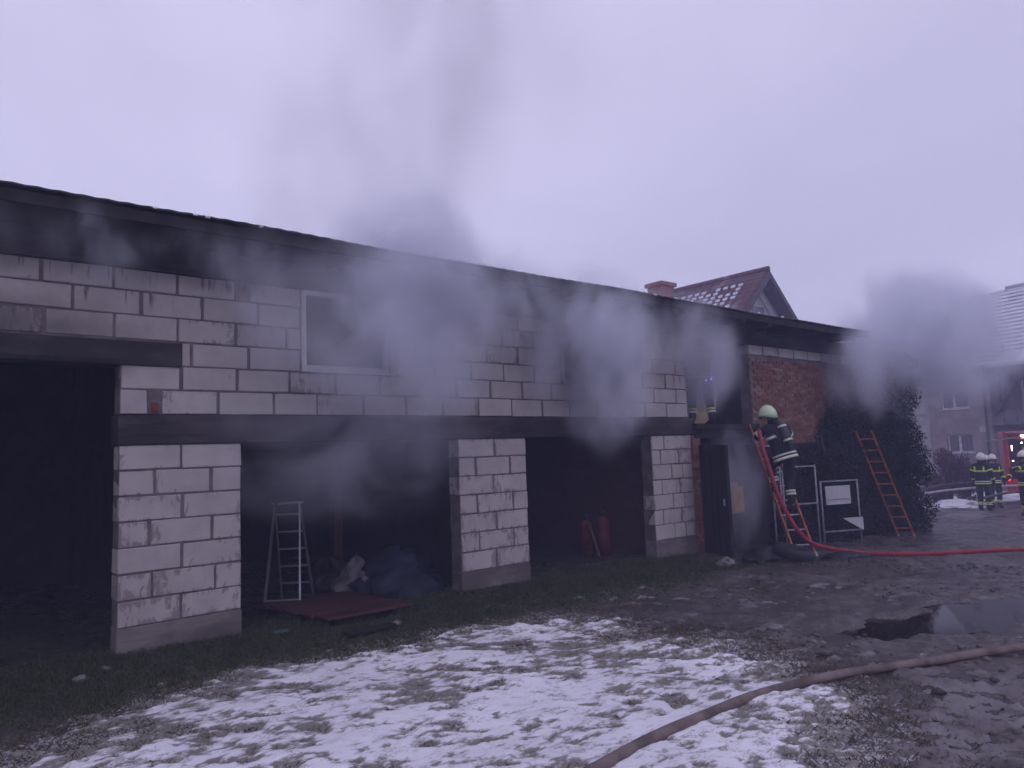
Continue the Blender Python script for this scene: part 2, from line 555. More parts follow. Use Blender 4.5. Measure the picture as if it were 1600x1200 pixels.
def glass_mat():
    m, nt, b = new_mat('window glass')
    b.inputs['Base Color'].default_value = (0.03, 0.03, 0.035, 1)
    b.inputs['Roughness'].default_value = 0.08
    b.inputs['Specular IOR Level'].default_value = 0.5
    return m


def curtain_mat():
    m, nt, b = new_mat('net curtain behind glass')
    n1 = pos_noise(nt, 9, 2, 0.5, (1, 1, 0.06))
    L(nt, mixc(nt, smap(nt, n1, 0.35, 0.65), (0.09, 0.085, 0.095), (0.16, 0.15, 0.16)), b.inputs['Base Color'])
    b.inputs['Roughness'].default_value = 0.25
    return m


MAT['glass'] = glass_mat()
MAT['curtain'] = curtain_mat()


def roof_tile_mat(name, tile, snow_amt, snow_lo):
    """clay tile; old snow lies in the upward-facing hollows"""
    m, nt, b = new_mat(name)
    n1 = pos_noise(nt, 3, 5, 0.6)
    n2 = pos_noise(nt, 0.7, 3, 0.6)
    c = mixc(nt, smap(nt, n1, 0.3, 0.7), tile, tuple(v * 0.6 for v in tile))
    sn = smap(nt, math_n(nt, 'ADD', math_n(nt, 'MULTIPLY', n1, 0.5), n2), snow_lo, snow_lo + 0.12, 0, snow_amt)
    c = mixc(nt, sn, c, (0.70, 0.70, 0.73))
    L(nt, c, b.inputs['Base Color'])
    b.inputs['Roughness'].default_value = 0.7
    return m


MAT['tile_red'] = roof_tile_mat('red brown roof tile', (0.13, 0.055, 0.055), 0.25, 0.80)
MAT['tile_snow'] = simple('snow on roof tile', (0.70, 0.70, 0.74), 0.8, 0.15, 2, 0.2, coord='pos')
MAT['tile_grey'] = roof_tile_mat('grey roof tile under snow', (0.10, 0.085, 0.095), 0.75, 0.55)


def ground_mat():
    m, nt, b = new_mat('wet yard mud and turf')
    p = N(nt, "ShaderNodeSeparateXYZ"); L(nt, N(nt, "ShaderNodeNewGeometry").outputs['Position'], p.inputs[0])
    n1 = pos_noise(nt, 1.1, 6, 0.62)
    n2 = pos_noise(nt, 7, 6, 0.68)
    n3 = pos_noise(nt, 45, 4, 0.65)
    mud = mixc(nt, smap(nt, n2, 0.32, 0.68), (0.036, 0.028, 0.025), (0.125, 0.103, 0.096))
    mud = mixc(nt, smap(nt, n1, 0.42, 0.62, 0, 0.7), mud, (0.026, 0.021, 0.020))
    turf = mixc(nt, smap(nt, n2, 0.35, 0.65), (0.030, 0.042, 0.022), (0.060, 0.062, 0.036))
    # turf along the wall, wearing out to mud towards the yard
    ga = math_n(nt, 'ADD', p.outputs[1], math_n(nt, 'MULTIPLY', math_n(nt, 'SUBTRACT', n1, 0.5), 2.2))
    g = math_n(nt, 'MULTIPLY', smap(nt, ga, -2.6, -1.2), smap(nt, p.outputs[0], 11, 7.5))
    c = mixc(nt, g, mud, turf)
    grit = smap(nt, n3, 0.55, 0.72, 0, 0.5)
    c = mixc(nt, grit, c, (0.15, 0.128, 0.12))
    # a thin dusting of snow caught in the grass round the snow field
    da = nt.nodes.new("ShaderNodeAttribute"); da.attribute_name = 'dust'
    n4 = pos_noise(nt, 26, 6, 0.7, (1, 1, 1), dist=0.5)
    n5 = pos_noise(nt, 5, 3, 0.6)
    dm = math_n(nt, 'ADD', n4, math_n(nt, 'MULTIPLY', math_n(nt, 'SUBTRACT', n5, .5), .5))
    dm = math_n(nt, 'ADD', dm, math_n(nt, 'MULTIPLY', math_n(nt, 'SUBTRACT', da.outputs['Fac'], 1.0), .35))
    c = mixc(nt, math_n(nt, 'MULTIPLY', smap(nt, dm, .40, .58), smap(nt, da.outputs['Fac'], .05, .4)), c, (0.52, 0.51, 0.53))
    # old slush ground into the mud of the track
    sl_ = math_n(nt, 'MULTIPLY', smap(nt, pos_noise(nt, 2.4, 6, 0.66, (1.2, 2.2, 1), dist=.5), .52, .68, 0, .55), smap(nt, p.outputs[1], -2.2, -4.5))
    c = mixc(nt, sl_, c, (0.22, 0.20, 0.205))
    L(nt, c, b.inputs['Base Color'])
    wet = smap(nt, math_n(nt, 'ADD', n1, math_n(nt, 'MULTIPLY', n2, 0.4)), 0.48, 0.74, 0.85, 0.24)
    L(nt, wet, b.inputs['Roughness'])
    b.inputs['Specular IOR Level'].default_value = 0.5
    h = math_n(nt, 'ADD', math_n(nt, 'MULTIPLY', n2, 1.0), math_n(nt, 'MULTIPLY', n3, 0.35))
    bump(nt, b, h, 1.0, 0.05)
    return m


def snow_mat(name, c1, c2, dirt):
    m, nt, b = new_mat(name)
    n1 = pos_noise(nt, 6, 5, 0.65)
    n2 = pos_noise(nt, 50, 4, 0.65)
    n0 = pos_noise(nt, 1.2, 3, 0.6)
    c = mixc(nt, smap(nt, n0, 0.3, 0.7), c1, c2)
    c = mixc(nt, smap(nt, math_n(nt, 'ADD', n1, math_n(nt, 'MULTIPLY', n2, 0.5)), 0.78, 0.98, 0, 0.75), c, dirt)
    src = N(nt, "ShaderNodeNewGeometry").outputs['Position']
    mpn = nt.nodes.new("ShaderNodeMapping"); mpn.inputs['Rotation'].default_value = (0, 0, R(37)); mpn.inputs['Scale'].default_value = (1, 2.3, 1)
    L(nt, src, mpn.inputs[0])
    stn = nt.nodes.new("ShaderNodeTexNoise"); stn.inputs['Scale'].default_value = 7.5; stn.inputs['Detail'].default_value = 8; stn.inputs['Roughness'].default_value = .72; stn.inputs['Distortion'].default_value = .35
    L(nt, mpn.outputs[0], stn.inputs['Vector'])
    pt = math_n(nt, 'ADD', stn.outputs['Fac'], math_n(nt, 'MULTIPLY', math_n(nt, 'SUBTRACT', n0, .5), .5))
    th = nt.nodes.new("ShaderNodeAttribute"); th.attribute_name = 'thin'
    pt = math_n(nt, 'ADD', pt, math_n(nt, 'MULTIPLY', math_n(nt, 'SUBTRACT', th.outputs['Fac'], .3), .34))
    c = mixc(nt, smap(nt, pt, .42, .64, 0, .9), c, dirt)
    L(nt, c, b.inputs['Base Color'])
    b.inputs['Roughness'].default_value = 0.8
    b.inputs['Specular IOR Level'].default_value = 0.2
    bump(nt, b, math_n(nt, 'ADD', n1, math_n(nt, 'MULTIPLY', n2, 0.4)), 0.7, 0.02)
    return m


MAT['ground'] = ground_mat()
MAT['snow'] = snow_mat('trodden snow', (0.80, 0.79, 0.83), (0.70, 0.69, 0.73), (0.15, 0.135, 0.11))
MAT['slush'] = snow_mat('dirty slush', (0.22, 0.20, 0.21), (0.12, 0.105, 0.107), (0.05, 0.042, 0.04))


def water_mat():
    m, nt, b = new_mat('puddle water')
    b.inputs['Base Color'].default_value = (0.018, 0.014, 0.014, 1)
    b.inputs['Roughness'].default_value = 0.03
    b.inputs['IOR'].default_value = 1.33
    b.inputs['Specular IOR Level'].default_value = 0.08
    bump(nt, b, pos_noise(nt, 7, 2, 0.5), 0.03, 0.01)
    return m


MAT['water'] = water_mat()


def leaf_mat(name, c1, c2, trans=0.15):
    m, nt, b = new_mat(name)
    rnd = N(nt, "ShaderNodeNewGeometry").outputs['Random Per Island']
    L(nt, mixc(nt, rnd, c1, c2), b.inputs['Base Color'])
    b.inputs['Roughness'].default_value = 0.7
    b.inputs['Specular IOR Level'].default_value = 0.12
    return m


MAT['ivy'] = leaf_mat('dark evergreen leaves', (0.008, 0.013, 0.010), (0.021, 0.029, 0.021))
MAT['grass'] = leaf_mat('winter grass', (0.030, 0.046, 0.018), (0.075, 0.085, 0.040))
MAT['grass_dry'] = leaf_mat('dry grass', (0.085, 0.070, 0.045), (0.14, 0.115, 0.075))
MAT['bush'] = leaf_mat('dry brown leaves', (0.085, 0.045, 0.035), (0.15, 0.085, 0.065))
MAT['bark'] = simple('bark', (0.05, 0.04, 0.035), 0.9, 0.4, 8, 0.5)
MAT['rubble'] = simple('pale rubble', (0.19, 0.17, 0.165), 0.9, 0.3, 8, 0.5)


# ================================================================== SETTING
def axis(fine0, fine1, step, lo, hi):
    a = list(np.arange(fine0, fine1 + 1e-6, step))
    s, v = step, fine1
    while v < hi:
        s *= 1.18; v += s; a.append(min(v, hi))
    s, v, pre = step, fine0, []
    while v > lo:
        s *= 1.18; v -= s; pre.append(max(v, lo))
    return np.array(pre[::-1] + a)


def sheet(name, xs, ys, zf, mat, keep=None):
    X, Y = np.meshgrid(xs, ys)
    Z = zf(X, Y)
    n, k = X.shape
    co = np.stack([X, Y, Z], -1).reshape(-1, 3)
    idx = np.arange(n * k).reshape(n, k)
    q = np.stack([idx[:-1, :-1], idx[:-1, 1:], idx[1:, 1:], idx[1:, :-1]], -1).reshape(-1, 4)
    if keep is not None:
        kp = keep(X, Y).reshape(-1)
        q = q[kp[q].any(1)]
        used = np.unique(q)
        remap = np.full(n * k, -1); remap[used] = np.arange(len(used))
        co, q = co[used], remap[q]
    me = bpy.data.meshes.new(name)
    me.vertices.add(len(co)); me.vertices.foreach_set("co", co.astype(np.float32).ravel())
    me.loops.add(len(q) * 4); me.loops.foreach_set("vertex_index", q.astype(np.int32).ravel())
    me.polygons.add(len(q)); me.polygons.foreach_set("loop_start", np.arange(0, len(q) * 4, 4, dtype=np.int32))
    me.update(calc_edges=True)
    me.polygons.foreach_set("use_smooth", np.ones(len(q), bool))
    me.materials.append(mat)
    o = bpy.data.objects.new(name, me)
    COL.objects.link(o)
    return o


ground = sheet('ground', axis(0.0, 13.5, 0.045, -400, 600), axis(-7.2, 0.6, 0.04, -400, 500), terrain, MAT['ground'])
gx = np.empty(len(ground.data.vertices) * 3, np.float32); ground.data.vertices.foreach_get("co", gx)
gx = gx.reshape(-1, 3).astype(float)
dust = sst(-0.75, 0.35, poly_sd(gx[:, 0], gx[:, 1], SNOW_EDGE))
ground.data.attributes.new('dust', 'FLOAT', 'POINT').data.foreach_set('value', dust.astype(np.float32))
tag(ground, 'wet muddy yard with worn turf and wheel ruts', 'ground', kind='structure')


def snow_field(x, y):
    sd = poly_sd(x, y, SNOW_EDGE)
    m = sst(-0.5, 0.9, sd)
    # wind-packed snow broken by grass in streaks that run along the yard
    u, v = x * 0.8 - y * 0.6, x * 0.6 + y * 0.8
    n1 = fbm(u * 1.0, v * 2.2, 1.3, 4, 31, 0.6)
    n2 = fbm(u, v * 1.6, 6.5, 4, 37, 0.62)
    t = m * 1.15 + (n1 - 0.5) * 0.9 + (n2 - 0.5) * 1.7 - 0.68
    return t


def snow_z(x, y):
    t = snow_field(x, y)
    return terrain(x, y) + np.clip(t, -0.35, 0.5) * 0.042 + 0.002 + (fbm(x, y, 14, 3, 44) - .5) * 0.016 * np.clip(t + .2, 0, 1)


snow = sheet('snow', np.arange(-1.5, 6.8, 0.018), np.arange(-7.0, -0.6, 0.018), snow_z, MAT['snow'],
             keep=lambda x, y: snow_field(x, y) > -0.12)
sx_ = np.empty(len(snow.data.vertices) * 3, np.float32); snow.data.vertices.foreach_get("co", sx_)
sx_ = sx_.reshape(-1, 3).astype(float)
thin = 1 - sst(-.1, .75, snow_field(sx_[:, 0], sx_[:, 1]))
snow.data.attributes.new('thin', 'FLOAT', 'POINT').data.foreach_set('value', thin.astype(np.float32))
tag(snow, 'patchy trodden snow lying on the grass in front of the garage', 'snow', kind='stuff')

SLUSH = [(3.9, -6.0), (5.0, -5.6), (5.9, -5.2), (7.2, -6.2), (9, -7.2), (5, -7.6), (2.8, -6.9)]


def slush_field(x, y):
    sd = poly_sd(x, y, SLUSH)
    u, v = x * 0.85 - y * 0.53, x * 0.53 + y * 0.85
    far = 0.30 * sst(-1.2, -2.6, y) * sst(4.2, 6.0, x) * sst(11, 8.5, x)
    m = np.maximum(sst(-0.5, 0.6, sd) * 0.78, far)
    pud = sst(-0.45, -0.1, poly_sd(x, y, PUDDLE))
    return m + (fbm(u, v * 1.9, 1.6, 4, 51, .6) - 0.5) * 1.0 + (fbm(u, v * 1.4, 6.0, 5, 57, .66) - 0.5) * 2.0 - 0.66 - pud


slush = sheet('slush', np.arange(2.6, 10.5, 0.022), np.arange(-7.2, -1.2, 0.022),
              lambda x, y: terrain(x, y) + np.clip(slush_field(x, y), -0.35, 0.5) * 0.07 + 0.002 + (fbm(x, y, 16, 3, 64) - .5) * 0.02,
              MAT['slush'], keep=lambda x, y: slush_field(x, y) > -0.12)
tag(slush, 'grey half melted slush churned into the mud', 'slush', kind='stuff')

# puddle: a flat sheet of water in the hollow of the terrain
mb = MB()
cxp, cyp = np.mean([p[0] for p in PUDDLE]), np.mean([p[1] for p in PUDDLE])
pp = [(cxp + (p[0] - cxp) * 1.12, cyp + (p[1] - cyp) * 1.3, WATER_Z) for p in PUDDLE]
mb.add(pp, [tuple(range(len(pp)))])
o = mb.build('puddle', MAT['water'])
tag(o, 'long dark puddle reflecting the houses in the muddy yard', 'puddle', kind='structure')


# grass blades
def blades(name, n, xr, yr, dens, mat, h0, h1, label, lean=0.6, zf=terrain):
    x = RNG.uniform(*xr, n); y = RNG.uniform(*yr, n)
    k = RNG.uniform(0, 1, n) < dens(x, y)
    x, y = x[k], y[k]
    z = zf(x, y) - 0.005
    n = len(x)
    a = RNG.uniform(0, 2 * np.pi, n); h = RNG.uniform(h0, h1, n); w = RNG.uniform(0.0012, 0.003, n)
    l = RNG.uniform(0.2, lean + 0.2, n) * h; b = RNG.uniform(0, 2 * np.pi, n)
    ca, sa = np.cos(a) * w, np.sin(a) * w
    lx, ly = np.cos(b) * l, np.sin(b) * l
    v = np.stack([np.stack([x - ca, y - sa, z], -1), np.stack([x + ca, y + sa, z], -1),
                  np.stack([x + ca * .7 + lx * .4, y + sa * .7 + ly * .4, z + h * .6], -1), np.stack([x + lx, y + ly, z + h * .9], -1)], 1).reshape(-1, 3)
    me = bpy.data.meshes.new(name)
    q = np.arange(n * 4).astype(np.int32)
    me.vertices.add(n * 4); me.vertices.foreach_set("co", v.astype(np.float32).ravel())
    me.loops.add(n * 4); me.loops.foreach_set("vertex_index", q)
    me.polygons.add(n); me.polygons.foreach_set("loop_start", np.arange(0, n * 4, 4, dtype=np.int32))
    me.update(calc_edges=True)
    me.materials.append(mat)
    o = bpy.data.objects.new(name, me); COL.objects.link(o)
    return tag(o, label, 'grass', kind='stuff')


def verge_d(x, y):
    edge = -1.5 + 0.15 * np.minimum(x, 5) * 0 + (fbm(x, y, 1.2, 3, 71) - .5) * 1.0
    openings = ((x > 2.9) & (x < 5.77)) | ((x > 6.97) & (x < 9.75)) | (x < 1.7)
    d = sst(-0.4, 0.3, y - edge) * sst(11.5, 8.5, x) * (0.25 + 0.75 * fbm(x, y, 2.5, 3, 73)) 
    return np.where((y > -0.02) & openings, d * sst(0.5, 0, y), np.where(y > -0.02, 0, d))


blades('verge_grass', 170000, (-1.0, 11.5), (-2.2, 0.4), verge_d, MAT['grass'], 0.02, 0.06, 'short dark green grass along the foot of the garage wall')
blades('snow_grass', 150000, (-1.0, 6.3), (-6.6, -0.9),
       lambda x, y: sst(0.45, -0.15, snow_field(x, y)) * sst(-0.6, 0.2, poly_sd(x, y, SNOW_EDGE)) * 0.9, MAT['grass_dry'], 0.012, 0.04,
       'dry winter grass poking through the snow', 1.0)
blades('yard_grass', 40000, (5.0, 12.0), (-4.2, -0.6),
       lambda x, y: sst(0.5, 0.68, fbm(x, y, 1.1, 3, 83)) * sst(-4.2, -2.0, y), MAT['grass_dry'], 0.01, 0.03,
       'thin trampled grass in the mud of the yard', 1.2)

# clods and crumbs of mud churned up by boots and wheels
ico = bmesh.new(); bmesh.ops.create_icosphere(ico, subdivisions=1, radius=1.0)
iv = np.array([v.co[:] for v in ico.verts]); fi = np.array([[v.index for v in f.verts] for f in ico.faces]); ico.free()
nc = 5200
cx_ = RNG.uniform(3.2, 12.5, nc); cy__ = RNG.uniform(-6.9, -0.7, nc)
kp = (RNG.uniform(0, 1, nc) < sst(.42, .66, fbm(cx_, cy__, 1.3, 3, 91))) & (poly_sd(cx_, cy__, PUDDLE) < -.25) & (poly_sd(cx_, cy__, SNOW_EDGE) < -.15)
cx_, cy__ = cx_[kp], cy__[kp]; nc = len(cx_)
cs = RNG.lognormal(-4.25, .5, nc)
vv = iv[None] * (1 + RNG.normal(0, .22, (nc, len(iv), 1))) * cs[:, None, None] * np.array([1.3, 1.1, .7])
an_ = RNG.uniform(0, 6.28, nc)
vx_ = vv[..., 0] * np.cos(an_)[:, None] - vv[..., 1] * np.sin(an_)[:, None]; vy_ = vv[..., 0] * np.sin(an_)[:, None] + vv[..., 1] * np.cos(an_)[:, None]
vv = np.stack([vx_ + cx_[:, None], vy_ + cy__[:, None], vv[..., 2] + terrain(cx_, cy__)[:, None] + cs[:, None] * .15], -1).reshape(-1, 3)
ff_ = (fi[None] + (np.arange(nc) * len(iv))[:, None, None]).reshape(-1, 3)
me = bpy.data.meshes.new('mud_clods'); me.from_pydata(vv.tolist(), [], ff_.tolist()); me.materials.append(MAT['ground'])
me.polygons.foreach_set("use_smooth", [True] * len(ff_))
o = bpy.data.objects.new('mud_clods', me); COL.objects.link(o)
tag(o, 'loose clods of mud churned up over the yard', 'mud', kind='stuff')

# ================================================================== THE GARAGE
garage = thing('garage_building', 'long burning garage of pale blocks with sooty beams and open gateways', 'garage')
BH = 0.25


_bcache = {}


def block_mesh(w, h, d, mat, var):
    key = (round(w, 2), round(h, 2), round(d, 2), mat.name, var)
    if key in _bcache: return _bcache[key]
    rr = random.Random(hash(key[:3]) % 9999 + var * 31)
    bm = bmesh.new()
    bmesh.ops.create_cube(bm, size=1)
    for v in bm.verts:
        v.co = Vector((v.co.x * w, v.co.y * d, v.co.z * h))
        v.co += Vector((rr.uniform(-.004, .004), rr.uniform(-.003, .003), rr.uniform(-.004, .004)))
    bmesh.ops.bevel(bm, geom=bm.edges[:], offset=0.007, segments=1, affect='EDGES')
    me = bpy.data.meshes.new('block')
    bm.to_mesh(me); bm.free()
    me.materials.append(mat)
    _bcache[key] = me
    return me


def lay_block(parent, x0, x1, z0, z1, mat, y0=0.0, d=0.24, gap=0.016, name='block'):
    w = round(x1 - x0 - gap - random.choice((0, .01, .01, .02)), 2)
    o = bpy.data.objects.new(name, block_mesh(w, z1 - z0 - gap, d, mat, random.randrange(3)))
    o.location = ((x0 + x1) / 2 + random.uniform(-.003, .003), y0 + d / 2 + random.uniform(-.004, .003), (z0 + z1) / 2 + random.uniform(-.002, .002))
    o.rotation_euler = (random.uniform(-.004, .004), random.uniform(-.004, .004), random.uniform(-.005, .005))
    COL.objects.link(o)
    o.parent = parent
    return o


def part_box(name, parent, mat, *b, bevel=0.0):
    return MB().box(*b).build(name, mat, parent, bevel=bevel)


# upper wall: mortar core in pieces round the openings, then every block
T = 0.24
W1, W2 = (3.60, 4.74), (7.76, 9.04)      # the two window openings, x range
WZ0 = 2.80
core = MB()
for x0, x1, z0, z1 in ((1.71, 2.29, 2.305, 2.80), (2.29, 10.81, 2.305, 2.795), (2.29, 3.595, 2.795, 3.765), (-3, 2.29, 3.04, 3.765),
                       (4.745, 7.755, 2.795, 3.765), (9.045, 10.81, 2.795, 3.765)):
    core.box(x0, x1, 0.012, T - 0.012, z0, z1)
upper = core.build('upper_wall', MAT['mortar'], garage)
ROWS = {
    1: [[1.70, 1.97], [2.08, 2.66, 3.26, 3.78, 4.38, 4.98, 5.55, 6.14, 6.73, 7.32, 7.89, 8.49, 9.07, 9.65, 10.23, 10.82]],
    2: [[1.70, 2.28, 2.86, 3.45, 4.02, 4.61, 5.19, 5.77, 6.36, 6.94, 7.51, 8.09, 8.70, 9.31, 9.91, 10.52, 10.82]],
    3: [[2.28, 2.38, 2.98, 3.59], [4.75, 5.42, 6.03, 6.61, 7.19, 7.75], [9.05, 9.63, 10.23, 10.82]],
    4: [[-.7, -.1, .47, 1.06, 1.65, 2.24, 2.84, 3.42, 3.59], [4.75, 5.13, 5.73, 6.31, 6.88, 7.46, 7.75], [9.05, 9.33, 9.92, 10.53, 10.82]],
    5: [[-.5, .1, .69, 1.29, 1.89, 2.49, 3.09, 3.59], [4.75, 5.44, 6.02, 6.6, 7.18, 7.75], [9.05, 9.63, 10.22, 10.82]],
    6: [[-.75, -.15, .43, 1.03, 1.64, 2.24, 2.84], [2.99, 3.59], [4.75, 5.17, 5.74, 6.32, 6.9, 7.5, 7.75], [9.05, 9.35, 9.95, 10.55, 10.82]],
}
for r, segs in ROWS.items():
    z0 = 2.30 + BH * (r - 1)
    z1 = z0 + (BH if r < 6 else 0.22)
    for seg in segs:
        for a, b_ in zip(seg[:-1], seg[1:]):
            mat = MAT['block']
            if r == 6: mat = MAT['block_drip']
            elif r == 5 and random.random() < 0.3: mat = MAT['block_drip']
            elif a > 10.1 and r > 2: mat = MAT['block_drip']
            elif random.random() < 0.15: mat = MAT['block_smear']
            lay_block(upper, a, b_, z0, z1, mat)
# bricks that fill the odd gaps in the coursing
lay_block(upper, 1.985, 2.068, 2.31, 2.43, MAT['brick_bright'], name='brick')
lay_block(upper, 2.855, 2.98, 3.56, 3.66, MAT['brick'], name='brick')
lay_block(upper, 2.855, 2.98, 3.66, 3.76, MAT['brick_dark'], name='brick')

# pillars
PILL = [(1.70, 2.90), (5.77, 6.97), (9.75, 10.86)]
for i, (a, b_) in enumerate(PILL):
    p = MB().box(a + .012, b_ - .012, 0.012, T - .012, -0.3, 2.0).build('pillar', MAT['mortar'], garage)
    for r in range(7):
        z0 = 0.25 + BH * r
        m_ = (a + b_) / 2
        js = [a, m_ + random.uniform(-.03, .03), b_] if r % 2 == 0 else [a, a + .31 + random.uniform(-.03, .03), b_ - .29 + random.uniform(-.03, .03), b_]
        if i == 2: js = [a, a + (.24 if r % 2 else .52), b_ - (.28 if r % 2 == 0 else .38), b_] if r != 6 else [a, a + .35, b_]
        for c0, c1 in zip(js[:-1], js[1:]):
            if c1 - c0 < .08: continue
            lay_block(p, c0, c1, z0, z0 + BH, MAT['block_smear'] if random.random() < .85 else MAT['block'])
    MB().box(a + .004, b_ - .004, -0.003, T - .004, -0.5, 0.246).build('plinth', MAT['plinth'], p, bevel=0.006)
    # boards of the old shuttering still printed in the plinth
# floor beam in three lifts of board-marked concrete
bm_ = MB()
bm_.box(1.69, 10.97, -0.022, T + .02, 2.002, 2.298)
beam = bm_.build('beam', MAT['beam'], garage, bevel=0.01)
for zz in (2.10, 2.205):
    MB().box(1.70, 10.96, -0.028, -0.020, zz, zz + 0.006).build('board_mark', MAT['beam'], beam)
lin = MB().box(-3.0, 2.272, -0.025, T + .02, 2.79, 3.035).build('lintel', MAT['beam'], garage, bevel=0.012)
MB().box(-3.0, 1.70, -0.034, -0.024, 2.80, 2.84).build('board_mark', MAT['char'], lin)
# ring beam under the eaves
MB().box(-3.0, 17.0, -0.03, T + .02, 3.772, 4.06).build('ring_beam', MAT['ring'], garage, bevel=0.01)

# windows of the upper floor
def upper_window(x0, x1, z0, z1, mat):
    w = MB()
    t, d0, d1 = 0.055, -0.008, 0.07
    w.box(x0, x0 + t, d0, d1, z0, z1).box(x1 - t, x1, d0, d1, z0, z1)
    w.box(x0 + t, x1 - t, d0, d1, z0, z0 + t).box(x0 + t, x1 - t, d0, d1, z1 - t, z1)
    fr = w.build('window_frame', mat, garage, bevel=0.006)
    MB().box(x0 - .02, x1 + .02, -0.045, 0.10, z0 - .028, z0 - .004).build('sill', mat, fr, bevel=0.004)
    return fr


upper_window(W1[0], W1[1], 2.832, 3.768, MAT['win_white'])
upper_window(W2[0], W2[1], 2.832, 3.768, MAT['win_sooty'])

# roof: low mono-pitch of corrugated sheet running out over the wall on rafters
RX0, RX1, RY0, RY1 = -3.5, 16.85, -0.62, 6.6
def roof_z(y): return 4.205 - 0.035 * (y + 0.62)
rs = MB()
nx = 420
pro = []
for i in range(nx + 1):
    x = RX0 + (RX1 - RX0) * i / nx
    pro.append((x, 0.004 * math.cos(2 * math.pi * x / 0.18) + (0.010 * math.sin(x * .9) + .005 * math.sin(x * 2.3 + 1))))
vs_, fs_ = [], []
for x, dz in pro:
    for y in (RY0 - 0.04, RY1):
        vs_ += [(x, y, roof_z(y) + dz + .012), (x, y, roof_z(y) + dz - 0.004)]
for i in range(nx):
    a = i * 4; b_ = a + 4
    fs_ += [(a, b_, b_ + 2, a + 2), (a + 1, a + 3, b_ + 3, b_ + 1), (a, a + 1, b_ + 1, b_), (a + 2, b_ + 2, b_ + 3, a + 3)]
rs.add(vs_, fs_)
roof = rs.build('roof', MAT['roof_sheet'], garage)
MB().prism([(RY0, roof_z(RY0) - .02), (RY0 + .03, roof_z(RY0) - .02), (RY0 + .03, roof_z(RY0) - .13), (RY0, roof_z(RY0) - .13)], 'x', RX0, RX1).build('fascia', MAT['char'], roof)
MB().prism([(RY0 + .03, roof_z(RY0) - .025), (RY1, roof_z(RY1) - .025), (RY1, roof_z(RY1) - .05), (RY0 + .03, roof_z(RY0) - .05)], 'x', RX0 + .01, RX1 - .01).build('soffit', MAT['char'], roof)
raf = MB().box(-.04, .04, RY0 + .035, 0.02, -.13, 0).mesh('rafter', MAT['char'])
for i in range(23):
    o = bpy.data.objects.new('rafter', raf); COL.objects.link(o); o.parent = roof
    o.location = (RX0 + .4 + i * .88, 0, roof_z(RY0) - .052)
# crumbs of snow left along the sheet's edge
crm = MB()
for i in range(26):
    x = RNG.uniform(0.6, 16.5); r_ = RNG.uniform(.008, .02)
    crm.box(x - r_ * 2, x + r_ * 2, RY0 - .045, RY0 - .01, roof_z(RY0) + .006, roof_z(RY0) + .012 + r_)
tag(crm.build('snow_crumbs', MAT['snow'], roof), kind='stuff')

# right-hand bay: upper doorway, brick infill, lower doorway
part_box('door_head', garage, MAT['ring'], 10.83, 12.88, 0.0, T, 3.98 - .19, 4.03 - .262)
bp = MB()
bp.box(12.90, 17.0, 0.012, T, -0.8, 3.56)
panel = bp.build('brick_wall', MAT['mortar'], garage)
for i, (a, b_) in enumerate(zip([12.90, 13.43, 14.02, 14.63, 15.22, 15.79, 16.23, 16.8][:-1], [12.90, 13.43, 14.02, 14.63, 15.22, 15.79, 16.23, 16.8][1:])):
    lay_block(panel, a, b_, 3.565, 3.77, MAT['block_smear' if i % 2 else 'block'])
# every brick of the panel
bmesh_var = []
for k in range(6):
    mbk = MB().box(-.12, .12, 0, .10, -.0325, .0325)
    mbk.v = [(x + random.uniform(-.004, .004), y + random.uniform(-.006, .004), z + random.uniform(-.003, .003)) for x, y, z in mbk.v]
    bmesh_var.append(mbk.mesh('brick', MAT['brick']))
for r in range(23):
    z = 1.86 + r * 0.074 - 0.03
    for c in range(13):
        x = 13.03 + c * 0.25 + (0.125 if r % 2 else 0) - (0.0)
        if x > 16.15: continue
        o = bpy.data.objects.new('brick', random.choice(bmesh_var)); COL.objects.link(o); o.parent = panel
        o.location = (x, random.uniform(-.008, .003), z)
        o.rotation_euler = (0, random.uniform(-.012, .012), random.uniform(-.01, .01))
# rendered foot of that bay, sooty
part_box('rendered_base', garage, MAT['soot'], 12.62, 17.0, -0.025, T, -0.8, 1.79)
part_box('floor_edge', garage, MAT['soot'], 10.98, 12.9, -0.02, T, 1.93, 2.19)
part_box('floor_edge', garage, MAT['char'], 10.9, 12.95, -0.10, -0.02, 2.10, 2.185)
# brick pier beside the lower doorway, brick by brick
pier = part_box('brick_pier', garage, MAT['mortar'], 10.89, 11.09, 0.012, T, -0.6, 1.99)
for r in range(27):
    o = bpy.data.objects.new('brick', bmesh_var[r % 6]); COL.objects.link(o); o.parent = pier
    o.location = (10.99 + random.uniform(-.012, .012), -0.012 + random.uniform(-.008, .004), -.02 + r * .074)
    o.scale = (0.95 if r % 2 else 0.9, 1, 1)

# interior: floors, cross walls and back wall, blackened by the fire
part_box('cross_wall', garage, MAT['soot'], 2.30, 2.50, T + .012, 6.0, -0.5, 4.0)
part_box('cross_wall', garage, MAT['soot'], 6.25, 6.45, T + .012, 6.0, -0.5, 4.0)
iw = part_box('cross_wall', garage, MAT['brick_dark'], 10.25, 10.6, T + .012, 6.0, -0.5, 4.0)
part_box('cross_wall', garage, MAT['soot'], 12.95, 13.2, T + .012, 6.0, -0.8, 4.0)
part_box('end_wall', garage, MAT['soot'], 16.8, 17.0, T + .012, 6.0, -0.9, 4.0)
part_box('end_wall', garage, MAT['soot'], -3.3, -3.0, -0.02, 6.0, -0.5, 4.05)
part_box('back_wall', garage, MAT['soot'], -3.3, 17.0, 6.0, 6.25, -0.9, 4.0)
part_box('upper_floor', garage, MAT['soot'], 2.5, 12.9, T + .024, 5.99, 2.03, 2.18)
